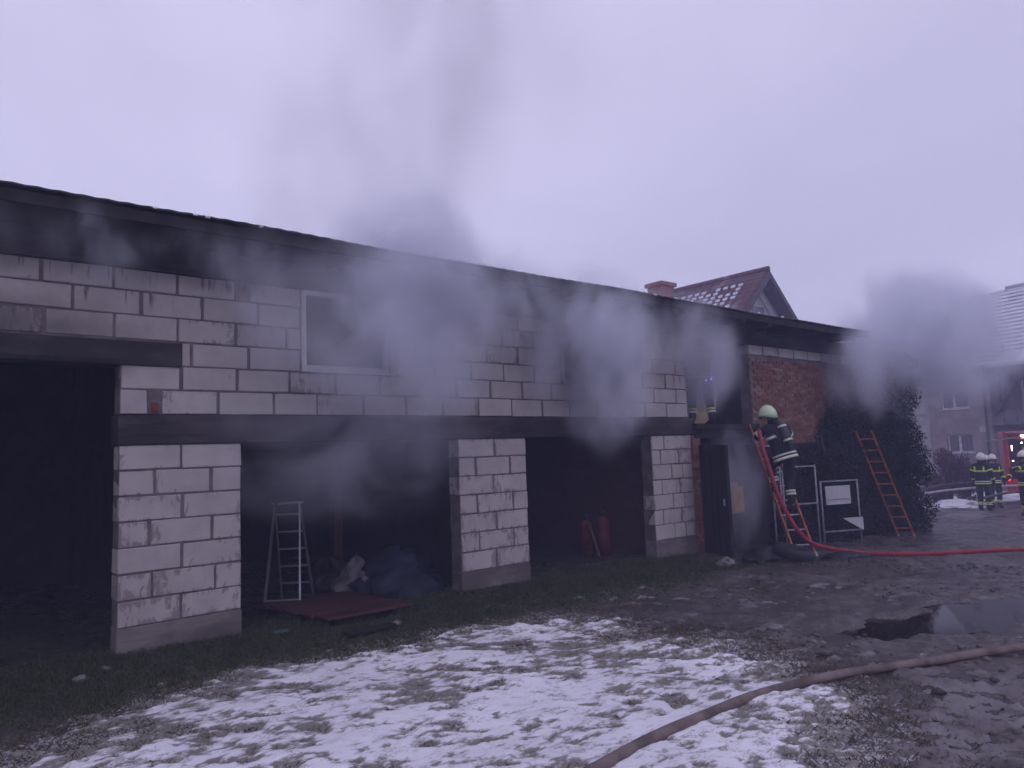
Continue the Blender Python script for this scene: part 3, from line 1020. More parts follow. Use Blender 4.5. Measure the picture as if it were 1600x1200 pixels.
part_box('earth_floor', garage, MAT['floor_in'], -3.0, 16.8, 0.5, 5.99, -0.62, -0.02)

# black door leaf of the lower doorway, swung out
door = MB()
door.box(0, 0.80, -0.025, 0.025, 0.02, 1.92)
dl = door.build('door_leaf', MAT['char'], garage, local=True)
dl.location = (11.08, -0.03, -0.10)
dl.rotation_euler = (R(1.5), R(2), R(-112))
for k in range(5): MB().box(.02 + k * .157, .165 + k * .157, -0.034, -0.0255, .04 + .01 * (k % 2), 1.90).build('door_board', MAT['char'], dl, local=True)
MB().bar((.70, -.045, .9), (.70, -.045, 1.02), .02, .03).build('door_handle', MAT['steel'], dl, local=True)


# ================================================================== THINGS AROUND AND IN THE GARAGE
def add_ladder(name, label, foot, top, width, nrung, rail_mat, rung_mat, side, rail=(0.034, 0.07)):
    foot, top, side = Vector(foot), Vector(top), Vector(side).normalized()
    t = thing(name, label, 'ladder', foot)
    d = (top - foot)
    nrm = d.normalized().cross(side)
    for s_ in (-1, 1):
        a = foot + side * (s_ * width / 2); b_ = top + side * (s_ * width / 2)
        MB().bar(a, b_, rail[0], rail[1], up=nrm).build('rail', rail_mat, t, bevel=.004)
        MB().bar(a - d.normalized() * .03, a + d.normalized() * .05, rail[0] + .012, rail[1] + .012, up=nrm).build('foot_cap', MAT['steel'], t)
    for i in range(nrung):
        p = foot + d * ((i + .7) / (nrung + .4))
        MB().tube([p - side * width / 2, p + side * width / 2], 0.015, 8).build('rung', rung_mat, t, smooth=True)
    return t


LF = Vector((11.80, -1.475, -0.11)); LT = Vector((12.52, -0.33, 2.16))
LSIDE = Vector((0.845, -0.535, 0))
lad = add_ladder('rescue_ladder', 'orange rescue ladder carrying the climbing firefighter to the upper doorway', LF, LT, 0.36, 9, MAT['orange'], MAT['steel'], LSIDE)
for s_ in (-1, 1):
    p = LF.lerp(LT, .86) + LSIDE.normalized() * (.18 * s_)
    MB().bar(p - Vector((0, 0, .08)), p + Vector((0, 0, .08)), .05, .09, up=(0.5, .8, 0)).build('bracket', MAT['steel'], lad)
add_ladder('rescue_ladder', 'orange ladder leaning on the dark evergreen hedge', (16.55, -1.18, tz(16.55, -1.18)), (15.55, -0.92, 1.98), 0.30, 9, MAT['orange'], MAT['orange'], (0.55, -.83, 0))

# aluminium stepladder inside the middle gateway
st = thing('stepladder', 'aluminium stepladder standing inside the middle gateway', 'stepladder', (3.85, 1.2, 0))
apex = Vector((3.93, 1.22, 1.25))
fa, fb = Vector((3.52, .98, -.02)), Vector((3.88, .76, -.02))
ba, bb = Vector((4.02, 1.62, -.02)), Vector((4.34, 1.36, -.02))
ta, tb = apex + Vector((-.13, .08, 0)), apex + Vector((.13, -.08, 0))
for a, b_ in ((fa, ta), (fb, tb)): MB().bar(a, b_, .022, .05).build('front_rail', MAT['alu'], st)
for a, b_ in ((ba, ta), (bb, tb)): MB().bar(a, b_, .018, .035).build('rear_rail', MAT['alu'], st)
for k in range(1, 6):
    a, b_ = ba.lerp(ta, k / 5.6), bb.lerp(tb, k / 5.6)
    MB().bar(a, b_, .03, .022).build('step', MAT['alu'], st)
MB().bar(fa.lerp(ta, .1), fb.lerp(tb, .1), .02, .02).build('brace', MAT['alu'], st)
MB().box(apex.x - .17, apex.x + .17, apex.y - .12, apex.y + .12, apex.z, apex.z + .02).build('top_step', MAT['alu'], st)

# timber prop, red-brown boards, tarpaulin heap, pale sheet in the middle gateway
pr = thing('timber_prop', 'brown timber prop under the ceiling of the middle gateway', 'post', (5.05, 2.1, 0))
MB().box(4.98, 5.12, 2.03, 2.17, 0.0, 1.99).build('post', MAT['wood'], pr, bevel=.01)
MB().box(4.85, 5.25, 1.95, 2.25, -.02, .04).build('base_block', MAT['wood'], pr)
pf = thing('board_platform', 'low red brown board platform in front of the stepladder', 'platform', (4.1, .3, 0))
for k in range(5):
    y0 = -0.50 + k * .30
    MB().box(3.63 - .05 * k, 4.68 - .02 * k, y0, y0 + .29, 0.07, 0.10).build('board', MAT['redboard'], pf, bevel=.004)
for x in (3.75, 4.45): MB().box(x, x + .08, -.44, .9, -.02, .068).build('bearer', MAT['char'], pf)


def heap(name, label, cat, c, rx, ry, h, mat, seed, fold=0.35, group=None):
    n, k = 28, 14
    mb = MB()
    vs_, fs_ = [], []
    for i in range(k + 1):
        t = i / k
        for j in range(n):
            a = 2 * math.pi * j / n
            q = Vector((math.cos(a) * 1.6, math.sin(a) * 1.6, t * 2 + seed))
            dd = 1 + fold * mnoise.fractal(q * 1.4, 1.0, 2.0, 4)
            rr = (1 - t ** 1.6) ** .7 if t < 1 else 0
            zz = h * (t + .18 * fold * mnoise.noise(q * 2.2)) if t > 0 else -.05
            vs_.append((c[0] + math.cos(a) * rx * rr * dd, c[1] + math.sin(a) * ry * rr * dd, c[2] + zz))
    for i in range(k):
        for j in range(n):
            a, b_ = i * n + j, i * n + (j + 1) % n
            fs_.append((a, b_, b_ + n, a + n))
    mb.add(vs_, fs_)
    o = mb.build(name, mat, smooth=True, at=c)
    return tag(o, label, cat, group)


heap('tarpaulin', 'crumpled dark blue tarpaulin heap at the right of the middle gateway', 'tarpaulin', (5.25, .75, 0), .62, .5, .62, MAT['tarp_blue'], 3.1, .45)
heap('dust_sheet', 'pale crumpled sheet lying against the blue tarpaulin', 'sheet', (4.78, 1.0, 0.0), .26, .3, .5, MAT['cloth'], 8.4, .8)
heap('rubbish_bag', 'dark rubbish sack beside the timber prop', 'sack', (4.7, 1.75, 0), .35, .35, .5, MAT['tarp_black'], 5.7, .5)

# right gateway: red cylinder, red tank, plank
for nm, lb, x, y, r_, h in (('gas_cylinder', 'red steel cylinder standing in the right gateway', 9.50, .95, .12, .66), ('gas_cylinder', 'darker red cylinder behind the plank in the right gateway', 9.28, 1.15, .11, .6)):
    t = thing(nm, lb, 'cylinder', (x, y, 0))
    MB().lathe([(0, 0), (r_, 0), (r_, h * .86), (r_ * .85, h * .93), (r_ * .4, h * .98), (.04, h), (0, h)], 20, (x, y, -.01)).build('body', MAT['redtank'], t, smooth=True)
    MB().lathe([(0, 0), (.03, 0), (.03, .06), (.045, .07), (.045, .1), (0, .1)], 10, (x, y, h - .02)).build('valve', MAT['rubber'], t)
o = MB().bar((9.16, .75, .02), (9.22, 1.0, .52), .05, .02).build('plank', MAT['wood'], at=(9.16, .75, 0)); tag(o, 'thin plank leaning beside the red cylinders', 'plank')

# lower doorway: dark crate with a yellow container on it
cr_ = thing('crate', 'dark crate under the yellow container in the smoky lower doorway', 'crate', (12.33, .25, -.1))
MB().box(12.08, 12.58, .06, .5, -.12, .5).build('box', MAT['char'], cr_, bevel=.01)
for k in range(3): MB().box(12.07, 12.59, .045, .058, -.05 + k * .19, .08 + k * .19).build('slat', MAT['char'], cr_)
yc = thing('yellow_container', 'yellow plastic container standing in the lower doorway', 'container', (12.35, .22, .5))
MB().box(12.16, 12.54, .08, .36, .505, 1.0).build('body', MAT['yellow'], yc, bevel=.03)
MB().box(12.22, 12.48, .16, .28, 1.0, 1.07).build('handle', MAT['yellow'], yc, bevel=.01)
MB().lathe([(0, 0), (.04, 0), (.04, .05), (0, .05)], 12, (12.22, .22, 1.0)).build('cap', MAT['rubber'], yc)

# upper room: added rounded shape, its pale yellow standing in for the glow
mb = MB()
prof = [(0, 0), (.62, 0), (.66, .05), (.66, .75), (.62, .8), (0, .8)]
mtx = Matrix.Translation((12.15, 1.5, 2.86)) @ Matrix.Rotation(R(90), 4, 'X')
mb.lathe(prof, 32, (0, 0, 0), mtx=mtx)
o = mb.build('glow_shape', MAT['glow_yellow'], smooth=False, at=(12.15, 1.1, 2.2)); tag(o, 'pale yellow rounded shape standing in for the glow behind the smoke in the upper doorway', 'glow shape')

# tyre and black sheeting at the foot of the ladder
def torus(mb, c, R0, r0, tilt, n=28, k=10, rotz=0.0):
    mt = Matrix.Translation(c) @ Matrix.Rotation(rotz, 4, 'Z') @ Matrix.Rotation(tilt, 4, 'X')
    vs_, fs_ = [], []
    for i in range(n):
        a = 2 * math.pi * i / n
        for j in range(k):
            b_ = 2 * math.pi * j / k
            rr = R0 + r0 * math.copysign(abs(math.cos(b_)) ** .7, math.cos(b_))
            vs_.append(mt @ Vector((math.cos(a) * rr, math.sin(a) * rr, r0 * 1.05 * math.copysign(abs(math.sin(b_)) ** .7, math.sin(b_)))))
    for i in range(n):
        for j in range(k):
            fs_.append((i * k + j, ((i + 1) % n) * k + j, ((i + 1) % n) * k + (j + 1) % k, i * k + (j + 1) % k))
    mb.add(vs_, fs_)


ty = MB(); torus(ty, (11.2, -1.62, .02), .24, .09, R(14), rotz=.4)
o = ty.build('tyre', MAT['rubber'], smooth=True, at=(11.2, -1.62, -.08)); tag(o, 'black tyre lying at the foot of the orange rescue ladder', 'tyre')
heap('black_sheeting', 'crumpled black sheeting left of the ladder foot', 'sheeting', (10.85, -1.25, tz(10.85, -1.25)), .42, .3, .22, MAT['tarp_black'], 1.3, .5)
heap('black_sheeting', 'low black sheeting lying right of the ladder foot', 'sheeting', (11.85, -2.1, tz(11.85, -2.1)), .55, .28, .12, MAT['tarp_black'], 6.6, .5)

# rubble lump below the black door
for k, (x, y, r_) in enumerate(((10.05, -1.12, .10),)):
    heap('mortar_lump', 'pale broken mortar lump on the ground below the black door', 'rubble', (x, y, tz(x, y)), r_ * 1.6, r_, r_ * 1.2, MAT['rubble'], 4.4, .7)
for k, (x, y, r_, lb) in enumerate(((1.28, -.75, .04, 'pale stone on the turf left of the first pillar'), (1.5, -.55, .03, 'small pale stone beside the first pillar foot'),
                                    (4.25, -.85, .05, 'pale stone in the turf before the board platform'))):
    heap('stone', lb, 'stone', (x, y, tz(x, y)), r_ * 1.7, r_, r_, MAT['rubble'], 2.2 + k, .5)
o = MB().bar((3.02, -.55, .075), (3.16, -.58, .08), .05, .02).build('plastic_scrap', simple('green plastic', (.03, .11, .085), .5, .2, 5, 0), at=(3.02, -.55, .06))
tag(o, 'small green plastic scrap in the grass by the first pillar', 'litter')
o = MB().box(3.55, 4.1, -1.12, -1.0, .03, .055).build('loose_board', MAT['char'], at=(3.55, -1.1, .03)); tag(o, 'dark loose board at the edge of the snow', 'board')

# tube rack and frame with the white panel, before the hedge
rk = thing('metal_rack', 'grey tubular metal rack behind the rescue ladder', 'rack', (13.2, -.55, -.15))
g0 = tz(13.2, -.6)
rx = {0: (12.86, -.42), 1: (13.16, -.52), 2: (13.72, -.78)}
for (x, y) in ((12.80, -.38), (13.02, -.46), (13.70, -.76), (13.30, -.25)):
    MB().tube([(x, y, g0 - .05), (x, y, 1.33 if x < 13.6 else 1.36)], .017, 8).build('upright', MAT['galv'], rk, smooth=True)
for z in (.62, 1.33):
    MB().tube([(12.80, -.38, z), (13.70, -.76, z)], .016, 8).build('crossbar', MAT['galv'], rk, smooth=True)
MB().tube([(12.80, -.38, 1.30), (13.30, -.20, 1.30)], .016, 8).build('crossbar', MAT['galv'], rk, smooth=True)
pn = thing('panel_frame', 'dark tubular frame carrying a white panel before the hedge', 'frame', (14.3, -.85, -.2))
gp = tz(14.3, -.9)
A, B = Vector((13.95, -.72, 0)), Vector((14.72, -1.08, 0))
for p in (A, B): MB().tube([(p.x, p.y, gp - .05), (p.x, p.y, 1.02)], .018, 8).build('upright', MAT['galv'], pn, smooth=True)
for z in (1.01, .04): MB().tube([(A.x, A.y, z), (B.x, B.y, z)], .016, 8).build('crossbar', MAT['galv'], pn, smooth=True)
a_, b2 = A.lerp(B, .08), A.lerp(B, .74)
MB().bar((a_.x, a_.y - .03, .74), (b2.x, b2.y - .03, .74), .02, .36).build('panel', MAT['white'], pn)
MB().bar((a_.x, a_.y - .05, .66), (b2.x, b2.y - .05, .66), .012, .018).build('panel_strip', MAT['galv'], pn)
mb = MB()
q0, q1 = A.lerp(B, .45), A.lerp(B, 1.05)
mb.prism([(0, .26), (.46, .26), (.46, .0)], 'y', -.012, .012)
tri = mb.build('torn_panel', MAT['white'], pn, local=True)
tri.location = (q0.x - 14.3, q0.y - .06 + .85, .2 + .03)
tri.rotation_euler = (0, 0, math.atan2(B.y - A.y, B.x - A.x))


# hoses
def hose(name, label, ctrl, r, mat, n=16, ground_it=True, flat=.82):
    pts = curve_pts(ctrl, n)
    if ground_it:
        gz_ = np.array([np.mean([tz(p.x + a_, p.y + c_) for a_, c_ in ((0, 0), (.12, .05), (-.12, -.05), (.05, -.12), (-.05, .12))]) for p in pts])
        gz_ = np.convolve(np.pad(gz_, 8, mode='edge'), np.ones(17) / 17, mode='valid')
        pts = [Vector((p.x, p.y, max(p.z, g_ + r * .8))) for p, g_ in zip(pts, gz_)]
    o = MB().tube(pts, [r * (1 + .07 * mnoise.noise(p * 1.7) + .03 * mnoise.noise(p * 7)) for p in pts], 12, flat=flat).build(name, mat, smooth=True, at=tuple(pts[0]))
    return tag(o, label, 'hose')


hose('fire_hose', 'red fire hose running up the rescue ladder and away across the yard',
     [(11.28, -1.10, 2.02), (11.19, -1.19, 1.75), (11.24, -1.25, 1.42), (11.31, -1.32, 1.02), (11.40, -1.42, 0.65), (11.58, -1.53, 0.30), (11.89, -1.65, 0.07), (12.50, -2.1, -.09), (12.75, -2.65, -.1), (13.25, -3.15, -.1), (14.3, -3.93, -.1), (17, -5.7, -.2), (22, -9, -.4)], .036, MAT['hose_red'])
hose('fire_hose', 'thick muddy tan hose crossing the foreground snow', [(2.2, -5.15, .03), (2.8, -5.05, .03), (3.04, -5.01, .03), (3.55, -4.95, .03), (4.09, -4.94, .03), (4.73, -5.01, .04), (5.33, -5.17, .05), (6.17, -5.51, .05), (7.07, -5.9, .05), (8.6, -6.7, .03), (12, -9, .0)], .039, MAT['hose_tan'], 18)

# ================================================================== PEOPLE
def figure(name, label, loc, heading, J, kit='fire', helmet='helmet_white', group=None, scale=1.0, tape='hiviz', braces=True, tank=False, cat='person'):
    """J: joint dict in local space (x right, y forward, z up)."""
    root = thing(name, label, cat, loc, -R(heading), group)
    root.scale = (scale,) * 3
    g = 1.12 if kit == 'fire' else 1.0
    D = {'pelvis': (0, 0, .96), 'waist': (0, 0, 1.14), 'chest': (0, 0, 1.36), 'neck': (0, .0, 1.50), 'head': (0, .025, 1.63), 'crown': (0, .02, 1.74),
         'lsh': (-.19, 0, 1.43), 'lel': (-.28, -.03, 1.16), 'lwr': (-.27, .10, .93), 'lha': (-.26, .15, .85),
         'rsh': (.19, 0, 1.43), 'rel': (.28, -.03, 1.16), 'rwr': (.27, .10, .93), 'rha': (.26, .15, .85),
         'lhip': (-.10, 0, .90), 'lkn': (-.12, .03, .50), 'lan': (-.12, -.02, .10), 'lto': (-.13, .14, .045),
         'rhip': (.10, 0, .90), 'rkn': (.12, .03, .50), 'ran': (.12, -.02, .10), 'rto': (.13, .14, .045)}
    D.update({k_: v_ for k_, v_ in J.items() if k_ != 'look'})
    rad = {'pelvis': (.165, .125), 'waist': (.155, .12), 'chest': (.185, .135), 'neck': (.07, .07), 'head': (.085, .10), 'crown': (.07, .085)}
    for s_ in 'lr':
        rad.update({s_ + 'sh': (.085, .085), s_ + 'el': (.062, .062), s_ + 'wr': (.045, .045), s_ + 'ha': (.042, .03),
                    s_ + 'hip': (.11, .11), s_ + 'kn': (.082, .082), s_ + 'an': (.062, .062), s_ + 'to': (.05, .045)})
    names = list(D)
    ix = {n: i for i, n in enumerate(names)}
    E_ = [('pelvis', 'waist'), ('waist', 'chest'), ('chest', 'neck'), ('neck', 'head'), ('head', 'crown')]
    for s_ in 'lr':
        E_ += [('chest', s_ + 'sh'), (s_ + 'sh', s_ + 'el'), (s_ + 'el', s_ + 'wr'), (s_ + 'wr', s_ + 'ha'),
               ('pelvis', s_ + 'hip'), (s_ + 'hip', s_ + 'kn'), (s_ + 'kn', s_ + 'an'), (s_ + 'an', s_ + 'to')]
    me = bpy.data.meshes.new('tmp')
    me.from_pydata([D[n] for n in names], [(ix[a], ix[b_]) for a, b_ in E_], [])
    to = bpy.data.objects.new('tmp', me); COL.objects.link(to)
    sk = to.modifiers.new('skin', 'SKIN'); sk.use_smooth_shade = True
    sv = me.skin_vertices[0].data
    for n in names:
        k_ = g if n not in ('head', 'crown', 'neck', 'lha', 'rha') else 1.0
        sv[ix[n]].radius = (rad[n][0] * k_, rad[n][1] * k_)
        sv[ix[n]].use_root = (n == 'pelvis')
    ss = to.modifiers.new('sub', 'SUBSURF'); ss.levels = 2; ss.render_levels = 2
    dg = bpy.context.evaluated_depsgraph_get()
    bme = bpy.data.meshes.new_from_object(to.evaluated_get(dg))
    bpy.data.objects.remove(to); bpy.data.meshes.remove(me)
    V = lambda n: Vector(D[n])
    # fingers and thumb, rooted in the palm and slightly curled
    bmx = bmesh.new(); bmx.from_mesh(bme)
    fm = MB()
    for s_, sx in (('l', -1), ('r', 1)):
        h = V(s_ + 'ha'); d = (h - V(s_ + 'wr')).normalized()
        sd = d.cross(Vector((sx, 0, .15))).normalized()
        cu_ = d.cross(sd).normalized() * sx
        for q, ln in ((-.033, .062), (-.011, .075), (.011, .07), (.033, .055)):
            a = h + sd * q + d * .015
            fm.tube([a, a + d * ln * .55 - cu_ * .004, a + d * ln * .85 - cu_ * .028, a + d * ln * .8 - cu_ * .05], [.0115, .0105, .0095, .006], 6)
        a = h - d * .03 - sd * .03
        fm.tube([a, a - sd * .03 + d * .025, a - sd * .034 + d * .055], [.013, .0115, .008], 6)
    tm = fm.mesh('f', []) if False else None
    k0 = len(bmx.verts)
    nv = [bmx.verts.new(p) for p in fm.v]
    for f_ in fm.f:
        try: bmx.faces.new([nv[i] for i in f_])
        except ValueError: pass
    bmx.to_mesh(bme); bmx.free()
    bme.materials.clear()
    cloth = MAT['suit'] if kit == 'fire' else MAT['jacket']
    for m_ in (cloth, MAT['skin'], MAT['boot']): bme.materials.append(m_)
    nk = (V('neck') + V('head')) * .5
    upd = (V('head') - V('neck')).normalized()
    for p in bme.polygons:
        c = p.center
        p.use_smooth = True
        mi = 0
        if (c - nk).dot(upd) > -.035 and (c - V('head')).length < .24: mi = 1
        for s_ in 'lr':
            if (c - V(s_ + 'ha')).length < .095: mi = 2 if kit == 'fire' else 1
            an = V(s_ + 'an')
            kd = (V(s_ + 'kn') - an).normalized()
            if (c - an).length < .26 and (c - an).dot(kd) < .10: mi = 2
        p.material_index = mi
    bme.name = 'body'
    body = bpy.data.objects.new('body', bme); COL.objects.link(body); body.parent = root
    # head frame
    hz = (V('crown') - V('head')).normalized()
    hy = Vector(J.get('look', (0, 1, 0))).normalized() if 'look' in J else Vector((0, 1, 0))
    hx = hy.cross(hz).normalized(); hy = hz.cross(hx)
    HM = Matrix((hx, hy, hz)).transposed().to_4x4(); HM.translation = V('head')
    # face
    nose = MB().tube([HM @ Vector((0, .085, .03)), HM @ Vector((0, .115, -.012)), HM @ Vector((0, .09, -.02))], [.008, .015, .01], 6)
    nose.build('nose', MAT['skin'], root, smooth=True, local=True)
    for sx in (-1, 1):
        e = MB().lathe([(0, -.012), (.009, -.006), (.012, 0), (.009, .006), (0, .012)], 8, (sx * .032, .088, .025), mtx=HM)
        e.build('eye', MAT['visor'], root, local=True)
    MB().bar(HM @ Vector((-.025, .092, -.052)), HM @ Vector((.025, .092, -.052)), .008, .01).build('mouth', MAT['redboard'], root, local=True)
    for sx in (-1, 1):
        MB().lathe([(0, -.03), (.016, -.018), (.02, 0), (.014, .022), (0, .03)], 8, (sx * .088, -.005, .005), mtx=HM).build('ear', MAT['skin'], root, smooth=True, local=True)
    if kit == 'fire':
        # helmet: deep shell, brim, crest, visor and neck flap
        hm = MB()
        n, k = 20, 9
        vs_, fs_ = [], []
        for i in range(k + 1):
            t = i / k
            ph = t * math.pi / 2
            for j in range(n):
                a = 2 * math.pi * j / n
                rx_, ry_ = .125, .155
                zz = .155 * math.sin(ph)
                low = -.02 - .05 * max(0, -math.sin(a)) if i == 0 else 0
                flare = 1.08 if i == 0 else 1.0
                vs_.append(HM @ Vector((math.cos(a) * rx_ * math.cos(ph) * flare, math.sin(a) * ry_ * math.cos(ph) * flare - .01, .045 + zz + low)))
        for i in range(k):
            for j in range(n):
                a, b_ = i * n + j, i * n + (j + 1) % n
                fs_.append((a, b_, b_ + n, a + n))
        hm.add(vs_, fs_)
        ho = hm.build('helmet', MAT[helmet], root, smooth=True, local=True)
        so = ho.modifiers.new('th', 'SOLIDIFY'); so.thickness = .012; so.offset = 0
        MB().tube([HM @ Vector((0, .15 * math.cos(a) - .01, .05 + .163 * math.sin(a))) for a in np.linspace(.2, 2.9, 10)], .012, 6).build('crest', MAT[helmet], ho, smooth=True, local=True)
        vz = MB()
        pts = [(math.sin(a) * .122, math.cos(a) * .15 - .01) for a in np.linspace(-1.1, 1.1, 9)]
        for (xa, ya), (xb, yb) in zip(pts[:-1], pts[1:]):
            vz.add([HM @ Vector((xa, ya, .045)), HM @ Vector((xb, yb, .045)), HM @ Vector((xb * 1.02, yb * 1.04, -.02)), HM @ Vector((xa * 1.02, ya * 1.04, -.02))], [(0, 1, 2, 3)])
        vo = vz.build('visor', MAT['visor'], ho, smooth=True, local=True)
        so = vo.modifiers.new('th', 'SOLIDIFY'); so.thickness = .005
        nf = MB()
        pts = [(math.sin(a) * .125, -math.cos(a) * .145 - .01) for a in np.linspace(-1.3, 1.3, 9)]
        for (xa, ya), (xb, yb) in zip(pts[:-1], pts[1:]):
            nf.add([HM @ Vector((xa, ya, .02)), HM @ Vector((xb, yb, .02)), HM @ Vector((xb * 1.05, yb * 1.05, -.12)), HM @ Vector((xa * 1.05, ya * 1.05, -.12))], [(0, 1, 2, 3)])
        no = nf.build('neck_flap', MAT['suit'], ho, smooth=True, local=True)
        so = no.modifiers.new('th', 'SOLIDIFY'); so.thickness = .01
        # jacket skirt and collar over the body
        pe, wa, ch = V('pelvis'), V('waist'), V('chest')
        sk_ = MB()
        ax = (ch - pe).normalized(); sx_ = Vector((1, 0, 0)); sy_ = ax.cross(sx_).normalized(); sx_ = sy_.cross(ax)
        n = 18
        rings = [(pe - ax * .13, .225, .175), (pe - ax * .02, .212, .165), (wa, .195, .155), (ch - ax * .04, .215, .165)]
        for i, (c, a_r, b_r) in enumerate(rings):
            for j in range(n):
                an = 2 * math.pi * j / n
                sk_.v.append(tuple(c + sx_ * (math.cos(an) * a_r) + sy_ * (math.sin(an) * b_r)))
        for i in range(len(rings) - 1):
            for j in range(n):
                a, b_ = i * n + j, i * n + (j + 1) % n
                sk_.f.append((a, b_, b_ + n, a + n)); sk_.m.append(0)
        jo = sk_.build('jacket', MAT['suit'], root, smooth=True, local=True)
        so = jo.modifiers.new('th', 'SOLIDIFY'); so.thickness = .012

        def ring(c, axv, ra, rb, h, mat, nm='reflective_band', xref=None):
            axv = axv.normalized()
            x_ = Vector(xref) if xref else (Vector((1, 0, 0)) if abs(axv.x) < .8 else Vector((0, 1, 0)))
            y_ = axv.cross(x_).normalized(); x_ = y_.cross(axv)
            m = MB()
            for zz in (-h / 2, h / 2):
                for j in range(18):
                    an = 2 * math.pi * j / 18
                    m.v.append(tuple(c + axv * zz + x_ * (math.cos(an) * ra) + y_ * (math.sin(an) * rb)))
            for j in range(18):
                m.f.append((j, (j + 1) % 18, 18 + (j + 1) % 18, 18 + j)); m.m.append(0)
            o = m.build(nm, MAT[mat], root, smooth=True, local=True)
            so = o.modifiers.new('th', 'SOLIDIFY'); so.thickness = .008
            return o
        ring(pe - ax * .085, ax, .226, .176, .045, tape)
        ring(pe - ax * .02, ax, .221, .173, .03, 'silver')
        ring(ch - ax * .10, ax, .218, .170, .05, tape)
        for s_ in 'lr':
            for fr, hh, mt in ((.55, .035, tape), (.68, .035, 'silver')):
                ring(V(s_ + 'kn').lerp(V(s_ + 'an'), fr), V(s_ + 'an') - V(s_ + 'kn'), .087, .087, hh, mt)
            ring(V(s_ + 'el').lerp(V(s_ + 'wr'), .55), V(s_ + 'wr') - V(s_ + 'el'), .067, .067, .045, tape)
            ring(V(s_ + 'sh').lerp(V(s_ + 'el'), .55), V(s_ + 'el') - V(s_ + 'sh'), .086, .086, .045, tape)
            if not braces: continue
            sxn = -1 if s_ == 'l' else 1
            MB().bar(ch + sx_ * (.13 * sxn) - sy_ * .172 * -1 - ax * .12, ch + sx_ * (.13 * sxn) + sy_ * .165 + ax * .05, .03, .012, up=tuple(sy_)).build('brace_tape', MAT[tape], root, local=True)
            MB().bar(ch + sx_ * (.13 * sxn) - sy_ * .172 - ax * .12, ch + sx_ * (.13 * sxn) - sy_ * .165 + ax * .05, .045, .012, up=tuple(sy_)).build('brace_tape', MAT[tape], root, local=True)
        if tank:
            back = -sy_ if sy_.y > 0 else sy_
            t0, t1 = wa + back * .25 - ax * .08, ch + back * .25 + ax * .08
            MB().tube([t0 - ax * .04, t0, t1, t1 + ax * .05], [.04, .075, .075, .04], 14).build('air_cylinder', MAT['tank'], root, smooth=True, local=True)
            for fr in (.2, .85):
                ring(t0.lerp(t1, fr), ax, .08, .08, .035, 'silver', 'cylinder_band')
            MB().bar(wa + back * .18, ch + back * .18, .24, .03, up=tuple(back)).build('back_plate', MAT['rubber'], root, local=True)
    else:
        cap = MB().lathe([(.11, -.02), (.115, .03), (.10, .08), (.06, .12), (0, .135)], 16, (0, -.005, .04), mtx=HM)
        cap.build('hair', MAT['boot'], root, smooth=True, local=True)
    return root


# climbing the rescue ladder, back turned to the yard
ldir = (LT - LF); lu = ldir.normalized()
figure('person', 'firefighter in pale green helmet climbing the orange rescue ladder', (11.87, -1.17, 0.66), 30,
       {'pelvis': (0, -.03, .94), 'waist': (-.03, .0, 1.12), 'chest': (-.08, .07, 1.33), 'neck': (-.12, .11, 1.47), 'head': (-.16, .15, 1.59), 'crown': (-.17, .15, 1.70), 'look': (-.55, .8, .1),
        'lsh': (-.27, .08, 1.39), 'lel': (-.30, .30, 1.22), 'lwr': (-.22, .44, 1.34), 'lha': (-.20, .47, 1.41),
        'rsh': (.11, .06, 1.41), 'rel': (.29, .22, 1.18), 'rwr': (.19, .42, 1.20), 'rha': (.18, .46, 1.26),
        'lhip': (-.10, -.01, .88), 'lkn': (-.11, .28, .72), 'lan': (-.07, .18, .36), 'lto': (-.06, .34, .32),
        'rhip': (.10, -.02, .88), 'rkn': (.12, .10, .50), 'ran': (.12, .02, .12), 'rto': (.12, .18, .07)}, helmet='helmet_green', tape='silver', tank=True, braces=False)
# standing in the upper doorway
up_ff = figure('person', 'firefighter standing in the smoke of the upper doorway', (11.52, .20, 2.19), 45,
       {'lkn': (-.16, .04, .50), 'lan': (-.18, -.02, .10), 'lto': (-.21, .13, .045), 'rkn': (.16, .08, .50), 'ran': (.18, 0, .10), 'rto': (.22, .15, .045),
        'lhip': (-.11, 0, .9), 'rhip': (.11, 0, .9), 'rel': (.28, .12, 1.2), 'rwr': (.24, .33, 1.16), 'rha': (.23, .41, 1.15), 'lel': (-.28, .08, 1.17), 'lwr': (-.22, .30, 1.10), 'lha': (-.21, .38, 1.1)}, tape='hiviz', helmet='helmet_green')
tor = thing('torch', 'violet glowing torch held by the firefighter in the upper doorway', 'torch', (11.6, .05, 3.03))
MB().tube([(11.52, .10, 3.03), (11.60, .03, 3.035)], .022, 10).build('body', MAT['rubber'], tor, smooth=True)
MB().tube([(11.60, .03, 3.035), (11.625, .005, 3.037)], .03, 10).build('lens', MAT['lamp_violet'], tor, smooth=True)
MB().tube([(11.50, .06, 3.00), (11.512, .045, 3.0)], .022, 10).build('lens', MAT['lamp_violet'], tor, smooth=True)

